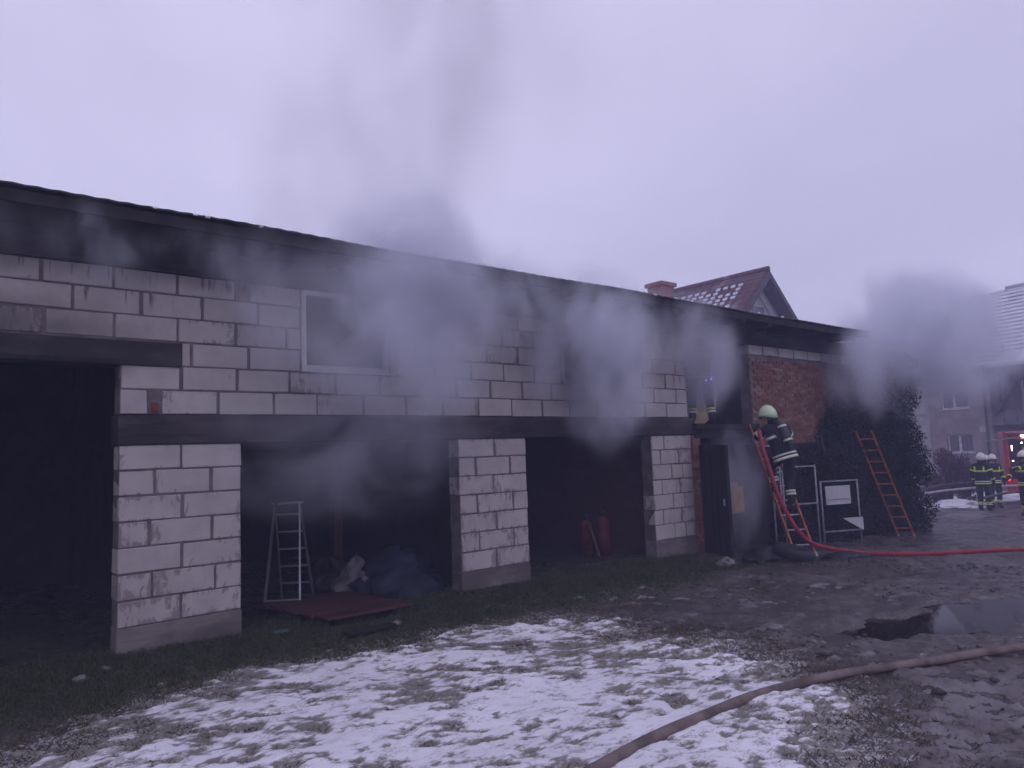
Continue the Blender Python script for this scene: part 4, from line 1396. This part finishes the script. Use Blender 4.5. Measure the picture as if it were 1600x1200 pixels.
GRP = 'firefighters gathered by the fire engine'
def gnd(x, y): return (x, y, tz(x, y))
figure('person', 'firefighter with lime bands standing nearest in the group by the hedge', gnd(27.0, .60), 95, {'look': (-.5, .8, 0)}, scale=1.03, group=GRP)
figure('person', 'firefighter behind the group, mostly hidden to its left', gnd(30.55, 1.6), 150, {}, scale=1.0, group=GRP)
figure('person', 'firefighter half hidden behind the right shoulder of the nearest one', gnd(29.3, .98), 230, {}, scale=1.02, group=GRP)
figure('person', 'firefighter at the right edge reaching an arm towards the fire engine', gnd(25.6, -.98), -60,
       {'look': (.1, 1, 0), 'lel': (-.22, .28, 1.36), 'lwr': (-.2, .52, 1.34), 'lha': (-.2, .60, 1.34), 'rel': (.25, .2, 1.2), 'rwr': (.18, .42, 1.05), 'rha': (.17, .5, 1.02)}, scale=1.05, group=GRP)
figure('person', 'dark clothed bystander far back beside the brown bush', gnd(42.6, 6.15), 200, {}, kit='civil', scale=1.0)

# ================================================================== HEDGE, BUSH
def leaves(name, mat, parent, pts, nrm, size, jitter=.9):
    n = len(pts)
    P = np.asarray(pts); Nn = np.asarray(nrm) + RNG.normal(0, jitter, (n, 3))
    Nn /= np.linalg.norm(Nn, axis=1, keepdims=True) + 1e-9
    a = np.cross(Nn, RNG.normal(0, 1, (n, 3))); a /= np.linalg.norm(a, axis=1, keepdims=True) + 1e-9
    b_ = np.cross(Nn, a)
    s_ = RNG.uniform(size * .6, size * 1.3, (n, 1))
    v = np.stack([P - a * s_, P - b_ * s_ * .6 + Nn * s_ * .15, P + a * s_, P + b_ * s_ * .6 + Nn * s_ * .15], 1).reshape(-1, 3)
    v = v - np.array(ORIG.get(parent.name, Vector((0, 0, 0))))
    me = bpy.data.meshes.new(name)
    me.vertices.add(n * 4); me.vertices.foreach_set("co", v.astype(np.float32).ravel())
    me.loops.add(n * 4); me.loops.foreach_set("vertex_index", np.arange(n * 4, dtype=np.int32))
    me.polygons.add(n); me.polygons.foreach_set("loop_start", np.arange(0, n * 4, 4, dtype=np.int32))
    me.update(calc_edges=True)
    me.materials.append(mat)
    o = bpy.data.objects.new(name, me); COL.objects.link(o); o.parent = parent
    return o


def blob_leaves(blobs, per_m2, inner=.72):
    P, Nn = [], []
    for (cx, cy_, cz, rx_, ry_, rz_) in blobs:
        area = 4 * math.pi * ((rx_ * ry_) ** 1.6 / 3 + (rx_ * rz_) ** 1.6 / 3 + (ry_ * rz_) ** 1.6 / 3) ** (1 / 1.6)
        n = int(area * per_m2)
        d = RNG.normal(0, 1, (n, 3)); d /= np.linalg.norm(d, axis=1, keepdims=True)
        r_ = RNG.uniform(inner, 1.06, (n, 1)) ** .6
        lump = np.array([1 + .22 * mnoise.noise(Vector(q) * 2.6 + Vector((cx, cy_, cz))) for q in d])[:, None]
        P.append(np.array([cx, cy_, cz]) + d * r_ * lump * np.array([rx_, ry_, rz_]))
        Nn.append(d)
    return np.concatenate(P), np.concatenate(Nn)


hd = thing('evergreen_hedge', 'tall dark evergreen hedge grown over the end of the garage', 'hedge', (16.6, -.6, tz(16.6, -.6)))
HB = []
rr = random.Random(5)
for i in range(78):
    x = rr.uniform(15.1, 18.0)
    top = np.interp(x, [15.0, 15.6, 16.2, 16.8, 17.6, 18.2], [1.5, 2.2, 2.8, 3.5, 4.0, 3.7])
    z = rr.uniform(-.2, top - .3)
    y = rr.uniform(-.55, -.05)
    HB.append((x, y, z, rr.uniform(.35, .55), rr.uniform(.3, .5), rr.uniform(.4, .6)))
for i in range(26):
    x = rr.uniform(13.3, 15); top = np.interp(x, [13.2, 14, 15], [.7, 1.35, 1.8])
    HB.append((x, rr.uniform(-.25, -.1), rr.uniform(-.2, top - .2), rr.uniform(.25, .4), .2, rr.uniform(.3, .45)))
for z in np.linspace(-.2, 3.5, 10): HB.append((18.05 + rr.uniform(-.12, .12), -.55 + rr.uniform(-.15, .3), z, .42, .6, .42))
for z in np.linspace(.0, 3.0, 6): HB.append((18.2 + rr.uniform(-.12, .12), .3 + rr.uniform(-.3, .5), z, .42, .8, .45))
P, Nn = blob_leaves(HB, 760)
k = (P[:, 2] > base_z(P[:, 0]) - .05)
leaves('crown', MAT['ivy'], hd, P[k], Nn[k], .026)
P, Nn = blob_leaves([(a, b2_, c, d * .8, e * .8, f * .8) for a, b2_, c, d, e, f in HB], 330, .2)
k = (P[:, 2] > base_z(P[:, 0]) - .05)
leaves('inner_foliage', MAT['ivy'], hd, P[k], Nn[k], .05)
tk = MB()
for x in (14.9, 15.8, 16.5, 17.1, 17.6):
    tk.tube([(x, -.35, tz(x, -.35) - .1), (x + .1, -.4, .9), (x - .05, -.35, 1.9 if x < 15.5 else 2.6)], [.06, .045, .02], 7)
tk.build('trunk', MAT['bark'], hd, smooth=True)

bs = thing('brown_bush', 'rust brown leafless bush right of the hedge', 'bush', (32.9, 3.7, tz(32.9, 3.7)))
BB = []
for i in range(26):
    x = rr.uniform(-.9, .9); 
    top = 2.0 - .9 * abs(x)
    z0_ = tz(32.9, 3.7)
    BB.append((32.9 - x * .5 * -1, 3.7 - x * .85, z0_ + rr.uniform(.1, top), .32, .32, .4))
P, Nn = blob_leaves(BB, 240, .5)
leaves('crown', MAT['bush'], bs, P, Nn, .05, 1.5)
tk = MB()
for i in range(14):
    a = rr.uniform(0, 6.28)
    tk.tube([(32.9, 3.7, tz(32.9, 3.7) - .1), (32.9 + math.cos(a) * .3, 3.7 + math.sin(a) * .3, tz(32.9, 3.7) + .9), (32.9 + math.cos(a) * .8, 3.7 + math.sin(a) * .8, tz(32.9, 3.7) + 2.0)], [.03, .02, .008], 6)
tk.build('trunk', MAT['bark'], bs)

# snow bank beyond the hedge, with hoses over it
o = heap('snow_bank', 'low bank of old snow beyond the hedge foot', 'snow bank', (29.6, 2.4, tz(29.6, 2.4)), 1.6, .9, .28, MAT['snow'], 2.8, .5)
o['kind'] = 'stuff'
o = heap('snow_bank', 'long snow remains behind the group of firefighters', 'snow bank', (36.5, 4.0, tz(36.5, 4.0)), 4.0, 2.0, .16, MAT['snow'], 7.8, .5)
o['kind'] = 'stuff'
for (x, y, rx_, ry_, sd_) in ((24.5, .3, 1.4, .7, 1.1), (33, 1.0, 2.2, .6, 5.1)):
    o = heap('snow_bank', 'thin snow patch on the track near (%d)' % x if False else ('thin snow patch on the track before the group' if x < 30 else 'thin snow patch on the track by the fire engine'), 'snow bank', (x, y, tz(x, y)), rx_, ry_, .07, MAT['slush'], sd_, .6)
    o['kind'] = 'stuff'
hose('supply_hose', 'pale supply hose lying over the snow bank beyond the hedge', [(25.5, 2.0, 0), (28.0, 1.9, 0), (30.2, 1.2, 0), (31.4, .1, 0), (33, -1.5, 0)], .05, simple('pale hose', (.40, .38, .40), .8, .3, 4, .1))
hose('supply_hose', 'dark supply hose nearer the hedge foot', [(27.5, 3.0, 0), (31.5, 3.2, 0), (34.5, 2.3, 0), (36.5, 1.0, 0), (37, -1, 0)], .055, MAT['hose_dark'])
hose('supply_hose', 'dark supply hose crossing before the fire engine', [(24.5, -.2, 0), (26.8, -.1, 0), (28.6, -.5, 0), (30, -1.6, 0)], .05, MAT['hose_dark'])

# ================================================================== FIRE ENGINE
vx = Vector((math.sin(R(70)), math.cos(R(70)), 0))      # away from the camera
ex = Vector((vx.y, -vx.x, 0))                            # to the right
TL = Vector((31.9, 1.35, 0)); TL.z = tz(33, .5)
fe = thing('fire_engine', 'red fire engine with its lit equipment locker open', 'fire engine', TL, 0)
fe.rotation_euler = (0, 0, math.atan2(ex.y, ex.x))
# local: x along the body to the right, y away from camera, z up
def lp(mb, name, mat, parent=fe, **kw): return mb.build(name, mat, parent, local=True, **kw)
b_ = MB()
b_.box(0, .16, 0, 2.4, .45, 2.75).box(1.75, 2.0, 0, 2.4, .45, 2.75).box(.16, 1.75, 0, 2.4, 2.42, 2.75).box(.16, 1.75, 0, 2.4, .45, .95).box(.16, 1.75, .75, 2.4, .95, 2.42)
b_.box(2.0, 4.6, 0, 2.4, .45, 2.75)
lp(b_, 'body', MAT['truck_red'], bevel=.03)
lp(MB().box(.17, 1.74, .70, .748, .96, 2.41), 'locker_back', MAT['truck_dark'])
for z in (1.35, 1.85): lp(MB().box(.165, 1.745, .05, .70, z, z + .03), 'shelf', MAT['truck_dark'])
for k, (x, z, c) in enumerate(((.35, .96, 'redtank'), (.75, .96, 'yellow'), (1.2, .96, 'rubber'), (.4, 1.385, 'rubber'), (.9, 1.385, 'steel'), (1.35, 1.385, 'redtank'), (.6, 1.885, 'steel'), (1.2, 1.885, 'rubber'))):
    lp(MB().box(x, x + .3, .15, .6, z, z + .26), 'equipment_box', MAT[c], bevel=.02)
lp(MB().box(.10, 1.85, -.62, .02, 2.66, 2.71), 'locker_hatch', MAT['galv'], bevel=.01)
lp(MB().bar((-.9, -.15, 2.40), (1.9, -.55, 2.62), .3, .05), 'awning_arm', MAT['galv'])
lp(MB().box(.55, 1.9, -.05, -.006, 2.48, 2.60), 'lamp_strip', MAT['lamp_pink'], bevel=.02)
for (x, z, w, h) in ((.24, 2.02, .03, .20), (.55, 2.28, .05, .05), (.23, 1.62, .05, .04), (.22, 1.25, .07, .05)):
    lp(MB().box(x, x + w, .02, .05, z, z + h), 'locker_lamp', MAT['lamp_spot'])
lp(MB().lathe([(0, 0), (.055, 0), (.055, .03), (0, .04)], 12, mtx=Matrix.Translation((.06, -.005, .98)) @ Matrix.Rotation(R(90), 4, 'X')), 'tail_lamp', MAT['lamp_red'])
cab = MB().prism([(4.62, .5), (6.6, .5), (6.6, 1.5), (6.35, 2.6), (4.62, 2.6)], 'y', .02, 2.38)
lp(cab, 'cab', MAT['truck_red'], bevel=.04)
lp(MB().box(4.9, 5.9, .0, .018, 1.55, 2.35), 'cab_window', MAT['glass'])
for x in (1.2, 5.4):
    w = MB(); torus(w, (x, .18, .5), .36, .15, R(90)); wo = lp(w, 'wheel', MAT['rubber'], smooth=True)
    lp(MB().lathe([(0, 0), (.22, 0), (.22, .06), (0, .08)], 18, mtx=Matrix.Translation((x, .12, .5)) @ Matrix.Rotation(R(90), 4, 'X')), 'rim', MAT['steel'], wo)

# ================================================================== HOUSE ON THE RIGHT
P0 = Vector((45.44, 7.53, -1.35))
U = Vector((-math.sin(R(15)), -math.cos(R(15)), 0)); NV = Vector((U.y, -U.x, 0))
hs = thing('dwelling_house', 'grey rendered two storey house with snowy tiled roof at the right', 'house', P0)
hs.rotation_euler = (0, 0, math.atan2(U.y, U.x))
# local x = along wall to the right, local y = away from the camera, z up from the base
def hp(mb, name, mat, parent=hs, **kw): return mb.build(name, mat, parent, local=True, **kw)
ZB = -P0.z
wl_ = MB()
X0, X1, HT = -2.6, 2.05, 5.55 + ZB
wins = [(-.72, .86, 3.42 + ZB, 4.42 + ZB), (-.55, .92, .98 + ZB, 1.98 + ZB)]
wl_.box(X0, X1, .3, 8, 0, HT)
zs = [0, wins[1][2], wins[1][3], wins[0][2], wins[0][3], HT]
wl_.box(X0, X1, 0, .3, 0, zs[1]).box(X0, X1, 0, .3, zs[2], zs[3]).box(X0, X1, 0, .3, zs[4], HT)
for (xa, xb, za, zb) in wins: wl_.box(X0, xa, 0, .3, za, zb).box(xb, X1, 0, .3, za, zb)
hp(wl_, 'wall', MAT['render'])
hp(MB().box(X0 - .02, -1.5, -.03, -.004, 0, HT - .1), 'pale_strip', MAT['render_pale'])
for (xa, xb, za, zb) in wins:
    t = .07
    w = MB(); xm = xa + (xb - xa) * .42
    w.box(xa, xa + t, .10, .18, za, zb).box(xb - t, xb, .10, .18, za, zb).box(xa + t, xb - t, .10, .18, za, za + t).box(xa + t, xb - t, .10, .18, zb - t, zb).box(xm, xm + .12, .09, .17, za + t, zb - t)
    wo = hp(w, 'window', MAT['win_white'])
    hp(MB().box(xa + t, xm, .13, .14, za + t, zb - t), 'pane', MAT['curtain'], wo)
    hp(MB().box(xm + .12, xb - t, .13, .14, za + t, zb - t), 'pane', MAT['curtain'], wo)
    hp(MB().box(xa - .05, xb + .05, -.06, .12, za - .06, za - .005), 'sill', MAT['win_white'], wo)
hp(MB().box(-2.4, -1.6, -.10, -.035, 3.2 + ZB, 5.0 + ZB), 'shutter_box', MAT['render_pale'])
hp(MB().tube([(1.78, -.08, 0), (1.78, -.08, 5.3 + ZB)], .06, 8), 'downpipe', MAT['zinc'], smooth=True)
hp(MB().box(1.35, 1.72, -.03, -.004, 2.05 + ZB, 2.35 + ZB), 'house_plate', MAT['white'])
# recessed timber porch bay right of the pipe
hp(MB().box(2.05, 9, 1.3, 8, 0, HT), 'rear_wall', MAT['render'])
hp(MB().box(2.06, 9, -.05, 1.29, 2.35 + ZB, 2.75 + ZB), 'balcony_slab', MAT['balcony'])
for k in range(10): hp(MB().box(2.1 + k * .68, 2.72 + k * .68, -.09, -.055, 2.38 + ZB, 3.05 + ZB), 'balcony_board', MAT['balcony'])
hp(MB().box(3.1, 5.2, 1.22, 1.29, 3.1 + ZB, 5.0 + ZB), 'balcony_door', MAT['curtain'])
hp(MB().box(3.0, 3.12, 1.18, 1.31, 3.1 + ZB, 5.0 + ZB), 'door_frame', MAT['win_white'])
for x in (2.45, 5.9, 8.9): hp(MB().box(x, x + .16, -.04, .12, 2.76 + ZB, HT), 'post', MAT['timber_grey'])
hp(MB().bar((2.3, -.12, 2.9 + ZB), (4.3, -.12, 5.3 + ZB), .12, .14), 'diagonal_brace', MAT['timber_grey'])
hp(MB().box(2.06, 9, -.03, .15, HT - .25, HT), 'eaves_beam', MAT['timber_grey'])
# roof: stepped tile courses with snow
RIDGE_Y, RIDGE_Z, EY = 4.2, 10.25 + ZB, -.45
EZ = 5.50 + ZB
rslope = math.atan2(RIDGE_Z - EZ, RIDGE_Y - EY)
rl = math.hypot(RIDGE_Z - EZ, RIDGE_Y - EY)
RXL, RXR = 1.02, 9.6
ro = hp(MB().prism([(EY, EZ), (RIDGE_Y, RIDGE_Z), (8.8, EZ), (8.8, EZ - .15), (RIDGE_Y, RIDGE_Z - .18), (EY, EZ - .15)], 'x', X0 - .3, RXR), 'roof', MAT['tile_grey'])
ncr = 20
crs = MB().prism([(0, .0), (rl / ncr * 1.06, 0), (rl / ncr * 1.06, .02), (0, .075)], 'x', RXL, RXR).mesh('tile_course', MAT['tile_grey'])
scr = MB().prism([(.05, .045), (rl / ncr * .98, .025), (rl / ncr * .98, .055), (.05, .10)], 'x', RXL + .03, RXR).mesh('snow_strip', MAT['tile_snow'])
for k in range(ncr):
    d = rl / ncr * k
    o = bpy.data.objects.new('tile_course', crs); COL.objects.link(o); o.parent = ro
    o.location = (0, EY + math.cos(rslope) * d - math.sin(rslope) * .02, EZ + math.sin(rslope) * d + math.cos(rslope) * .02)
    o.rotation_euler = (rslope, 0, 0)
    if k < 19:
        q = bpy.data.objects.new('snow_strip', scr); COL.objects.link(q); q.parent = ro
        q.location = o.location; q.rotation_euler = o.rotation_euler
# tiles at the eave, told apart by the snow that rounds each of them
tl = MB().tube([(0, -.04, .06), (0, .22, .075)], .075, 8, flat=.6).mesh('tile', MAT['tile_snow'], smooth=True)
for k in range(26):
    o = bpy.data.objects.new('tile', tl); COL.objects.link(o); o.parent = ro
    o.location = (RXL + .12 + k * .2, EY - math.sin(rslope) * .03, EZ + .02); o.rotation_euler = (rslope, 0, 0)
hp(MB().tube([(RXL, RIDGE_Y, RIDGE_Z + .05), (RXR, RIDGE_Y, RIDGE_Z + .05)], .14, 10), 'ridge_cap', MAT['tile_grey'], ro, smooth=True)
hp(MB().tube([(RXL, EY - .08, EZ - .1), (RXR, EY - .08, EZ - .1)], .07, 8), 'gutter', MAT['zinc'], ro, smooth=True)
cn = hp(MB().prism([(-1.9, 5.28 + ZB), (-1.9, 5.36 + ZB), (.6, 6.3 + ZB), (.6, 6.2 + ZB)], 'x', 3.2, 9.0), 'canopy', MAT['tile_grey'])
hp(MB().prism([(-1.85, 5.385 + ZB), (-1.85, 5.45 + ZB), (.6, 6.4 + ZB), (.6, 6.32 + ZB)], 'x', 3.25, 8.95), 'canopy_snow', MAT['tile_snow'], cn)
# left end of the house, lower and pale, seen through the smoke
hp(MB().prism([(X0 - 3.0, 0), (X0 - .01, 0), (X0 - .01, HT + .6), (X0 - 1.5, HT + 2.2), (X0 - 3.0, HT + .6)], 'y', .4, 7.5), 'side_wing', MAT['render_pale'])

# ================================================================== HOUSE BEHIND (gable and chimney above the garage roof)
gb = thing('gabled_house', 'house with red brown tiled gable roof and brick chimney behind the garage', 'house', (30.3, 10, -.8))
GX, GY, GZ = 30.29, 9.4, 9.74
sl = .93          # fall per metre of half width
HWD = 5.2
bl = MB()
bl.box(GX - HWD + .6, GX + HWD - .6, 10.1, 21, -1.0, GZ - sl * (HWD - .6) - .2)
bl.prism([(GX - HWD + .6, GZ - sl * (HWD - .6) - .2), (GX + HWD - .6, GZ - sl * (HWD - .6) - .2), (GX, GZ - .25)], 'y', 10.1, 21)
bl.build('wall', MAT['render_pale'], gb)
for s_, nm in ((-1, 'roof'), (1, 'roof')):
    pr_ = [(GX, GZ), (GX + s_ * HWD, GZ - sl * HWD), (GX + s_ * HWD, GZ - sl * HWD - .16), (GX, GZ - .16)]
    rp = MB().prism(pr_, 'y', GY, 21.4).build(nm, MAT['tile_red'], gb)
    bb_ = [(GX, GZ - .10), (GX + s_ * HWD, GZ - sl * HWD - .10), (GX + s_ * HWD, GZ - sl * HWD - .34), (GX, GZ - .40)]
    MB().prism(bb_, 'y', GY - .05, GY + .0).build('barge_board', MAT['timber_grey'], rp)
    MB().prism([(GX, GZ - .62), (GX + s_ * 4.2, GZ - .62 - sl * 4.2), (GX + s_ * 4.2, GZ - .92 - sl * 4.2), (GX, GZ - 1.02)], 'y', 10.02, 10.095).build('gable_trim', MAT['white'], rp)
    if s_ < 0:
        # pantiles on the slope towards the camera, with snow caught on the lower lip of each
        ang = math.atan(sl)
        tile = MB().add([(0, 0, 0), (.30, 0, .035), (.30, .40, 0), (0, .40, -.03), (.15, 0, .07), (.15, .40, .03)], [(0, 4, 5, 3), (4, 1, 2, 5)]).mesh('tile', MAT['tile_red'])
        tsn = MB().add([(.04, .03, .05), (.24, .05, .07), (.26, .30, .05), (.06, .28, .03), (.15, .03, .10), (.15, .31, .07)], [(0, 4, 5, 3), (4, 1, 2, 5)]).mesh('tile_snow', MAT['tile_snow'])
        cnt = 0
        for r in range(10):
            for c in range(26):
                yy = GY + .05 + c * .40; dd = .15 + r * .33
                o = bpy.data.objects.new('tile', tile); COL.objects.link(o); o.parent = rp
                # local x along the slope upward, local y along the ridge
                o.matrix_basis = Matrix.Translation((GX - dd * math.cos(ang) - .30 * math.cos(ang) - 30.3, yy - 10, GZ - (dd + .30) * math.sin(ang) + .02 + .8)) @ Matrix.Rotation(-ang, 4, 'Y')
                if 2 <= r <= 9 and 2 <= c < 16 and RNG.random() < .86:
                    q = bpy.data.objects.new('tile_snow', tsn); COL.objects.link(q); q.parent = rp
                    q.matrix_basis = o.matrix_basis.copy()
MB().tube([(GX, GY, GZ + .03), (GX, 21.4, GZ + .03)], .13, 10).build('ridge_cap', MAT['tile_red'], gb, smooth=True)
gw = MB().box(GX - .45, GX + .45, 10.03, 10.09, GZ - 2.6, GZ - 1.55).build('window', MAT['white'], gb)
MB().box(GX - .38, GX + .38, 10.01, 10.028, GZ - 2.53, GZ - 1.62).build('pane', MAT['curtain'], gw)
ch = MB().box(29.15, 30.15, 14.6, 15.5, 7.5, 9.95).build('chimney', MAT['brick_chimney'], gb)
MB().box(29.05, 30.25, 14.5, 15.6, 9.951, 10.14).build('chimney_cap', MAT['brick_chimney'], ch)


# ================================================================== SMOKE
def smoke(label, c, rad, dens, nscale=1.1, lo=.38, hi=.66, inner=.1, wamt=1.5, col=(.88, .89, .965), stretch=(1, 1, .5), rot=(0, 0, 0), off=(0, 0, 0), voxel=.055, dist=.6, detail=4):
    """a plume as a density grid: a warped, soft-edged body torn by turbulence (Volume Cube in geometry nodes)"""
    m = bpy.data.materials.new('smoke volume')
    m.use_nodes = True
    nt = m.node_tree
    nt.nodes.clear()
    out = nt.nodes.new("ShaderNodeOutputMaterial")
    pv = nt.nodes.new("ShaderNodeVolumePrincipled")
    pv.inputs['Color'].default_value = (*col, 1)
    pv.inputs['Anisotropy'].default_value = .1
    pv.inputs['Density'].default_value = dens
    L(nt, pv.outputs[0], out.inputs['Volume'])
    g = bpy.data.node_groups.new('smoke plume', 'GeometryNodeTree')
    g.interface.new_socket('Geometry', in_out='OUTPUT', socket_type='NodeSocketGeometry')
    g.interface.new_socket('Geometry', in_out='INPUT', socket_type='NodeSocketGeometry')
    go = g.nodes.new('NodeGroupOutput')
    vc = g.nodes.new('GeometryNodeVolumeCube')
    vc.inputs['Min'].default_value = tuple(-v for v in rad)
    vc.inputs['Max'].default_value = tuple(rad)
    for ax, v in zip('XYZ', rad): vc.inputs['Resolution ' + ax].default_value = max(8, int(2 * v / voxel))
    sm_ = g.nodes.new('GeometryNodeSetMaterial'); sm_.inputs['Material'].default_value = m
    pos = g.nodes.new('GeometryNodeInputPosition').outputs[0]

    def vm(op, a, b_=None):
        n_ = g.nodes.new('ShaderNodeVectorMath'); n_.operation = op
        L(g, a, n_.inputs[0])
        if b_ is not None:
            if op == 'SCALE': n_.inputs['Scale'].default_value = b_
            elif isinstance(b_, tuple): n_.inputs[1].default_value = b_
            else: L(g, b_, n_.inputs[1])
        return n_.outputs['Value'] if op == 'LENGTH' else n_.outputs[0]
    q = vm('DIVIDE', pos, tuple(rad))
    w = vm('MULTIPLY', vm('ADD', pos, (c[0] + off[0], c[1] + off[1], c[2] + off[2])), tuple(stretch))
    t1 = g.nodes.new('ShaderNodeTexNoise'); t1.inputs['Scale'].default_value = nscale * .75; t1.inputs['Detail'].default_value = 2
    L(g, w, t1.inputs['Vector'])
    q2 = vm('ADD', q, vm('SCALE', vm('SUBTRACT', t1.outputs['Color'], (.5, .5, .5)), wamt))
    t2 = g.nodes.new('ShaderNodeTexNoise'); t2.inputs['Scale'].default_value = nscale * 1.6; t2.inputs['Detail'].default_value = detail
    t2.inputs['Roughness'].default_value = .6; t2.inputs['Distortion'].default_value = dist
    L(g, vm('ADD', w, (11.3, 4.7, 7.1)), t2.inputs['Vector'])
    edge = smap(g, vm('LENGTH', q), 1.0, .62)
    body_ = smap(g, vm('LENGTH', q2), .92, inner)
    d = math_n(g, 'MULTIPLY', edge, math_n(g, 'MULTIPLY', body_, smap(g, t2.outputs[0], lo, hi)))
    L(g, d, vc.inputs['Density'])
    L(g, vc.outputs[0], sm_.inputs[0]); L(g, sm_.outputs[0], go.inputs[0])
    bm = bmesh.new()
    bmesh.ops.create_icosphere(bm, subdivisions=2, radius=1.0)
    for v in bm.verts: v.co = Vector((v.co.x * rad[0], v.co.y * rad[1], v.co.z * rad[2]))
    me = bpy.data.meshes.new('smoke'); bm.to_mesh(me); bm.free()
    me.materials.append(m)
    o = bpy.data.objects.new('smoke', me); COL.objects.link(o)
    o.location = c; o.rotation_euler = rot
    md = o.modifiers.new('plume', 'NODES'); md.node_group = g
    return tag(o, label, 'smoke', kind='stuff')


smoke('thick grey smoke pouring from the left upper window and over the eaves', (4.2, -.75, 3.55), (2.2, 1.05, 1.85), 3.6, .95, stretch=(1, 1, .8), lo=.32, hi=.7)
smoke('denser smoke curling over the roof edge above the left window', (4.75, -.62, 3.85), (1.7, .9, 1.5), 4.6, 1.2, off=(3, 9, 1), stretch=(1, 1, .7), lo=.34, hi=.68)
smoke('faint tall column of smoke rising into the sky above the left window', (5.5, .8, 6.4), (3.3, 2.3, 3.8), .34, .6, rot=(0, R(16), 0), col=(.70, .70, .75), voxel=.12)
smoke('faint upper drift of smoke high in the sky', (6.9, 1.3, 9.8), (4.4, 2.8, 4.4), .22, .5, rot=(0, R(12), 0), off=(4, 1, 6), col=(.70, .70, .75), voxel=.15)
smoke('thin smoke curling out under the eaves between the windows', (6.1, -.6, 3.75), (1.9, .75, 1.05), 3.6, 1.4, off=(5, 2, 1), stretch=(1.1, 1, .5), lo=.34, hi=.68)
smoke('dense pale smoke rolling out of the right upper window', (8.0, -.6, 3.1), (1.5, .95, 1.8), 7.0, 1.1, off=(2, 7, 3), lo=.32, inner=.25, stretch=(1, 1, .75))
smoke('smoke hanging under the beam of the middle gateway', (4.3, -.22, 1.95), (2.4, 1.0, 1.15), 1.25, 1.1, stretch=(.6, 1, 1.0), off=(9, 3, 2))
smoke('wisps of smoke at the eaves above the upper doorway', (10.2, -.55, 3.65), (2.0, .7, 1.0), 3.0, 1.5, off=(1, 8, 4), stretch=(1.1, 1, .45), lo=.34, hi=.68)
smoke('smoke filling the upper doorway', (11.6, .3, 3.45), (1.45, .9, 1.35), 6.0, 1.0, off=(4, 4, 8), lo=.22, inner=.35, wamt=1.3)
smoke('smoke drifting out of the lower doorway', (11.85, -.05, .95), (1.1, .8, 1.5), 2.6, 1.2, off=(6, 1, 9))
smoke('big grey smoke cloud over the hedge and the right hand house', (18.9, -1.05, 4.2), (3.9, 2.2, 2.3), 3.2, .8, off=(3, 3, 3), lo=.34, hi=.62, inner=.2, stretch=(.8, 1, .8), voxel=.08)
smoke('smoke running along the eaves at the right end of the roof', (16.9, -.75, 3.35), (2.4, 1.0, 1.6), 3.4, .9, off=(8, 8, 1), lo=.32, inner=.2, voxel=.07)
smoke('thin smoke seeping from the eaves at the left end', (1.9, -.5, 3.85), (2.8, .5, .5), 2.0, 1.4, off=(7, 2, 6), stretch=(1, 1, .4))

# ================================================================== HAZE
bm = bmesh.new(); bmesh.ops.create_cube(bm, size=1)
me = bpy.data.meshes.new('haze'); bm.to_mesh(me); bm.free()
hm_ = bpy.data.materials.new('blue drifting haze'); hm_.use_nodes = True
nt = hm_.node_tree; nt.nodes.clear()
out = nt.nodes.new("ShaderNodeOutputMaterial"); pv = nt.nodes.new("ShaderNodeVolumePrincipled")
pv.inputs['Density Attribute'].default_value = ''
pv.inputs['Color'].default_value = (.60, .62, .95, 1)
pv.inputs['Density'].default_value = HAZE
L(nt, pv.outputs[0], out.inputs['Volume'])
me.materials.append(hm_)
hz_o = bpy.data.objects.new('haze', me); COL.objects.link(hz_o)
hz_o.location = (30, 8, 5.5); hz_o.scale = (90, 60, 18)
tag(hz_o, 'thin blue smoky haze hanging over the whole yard', 'haze', kind='stuff')
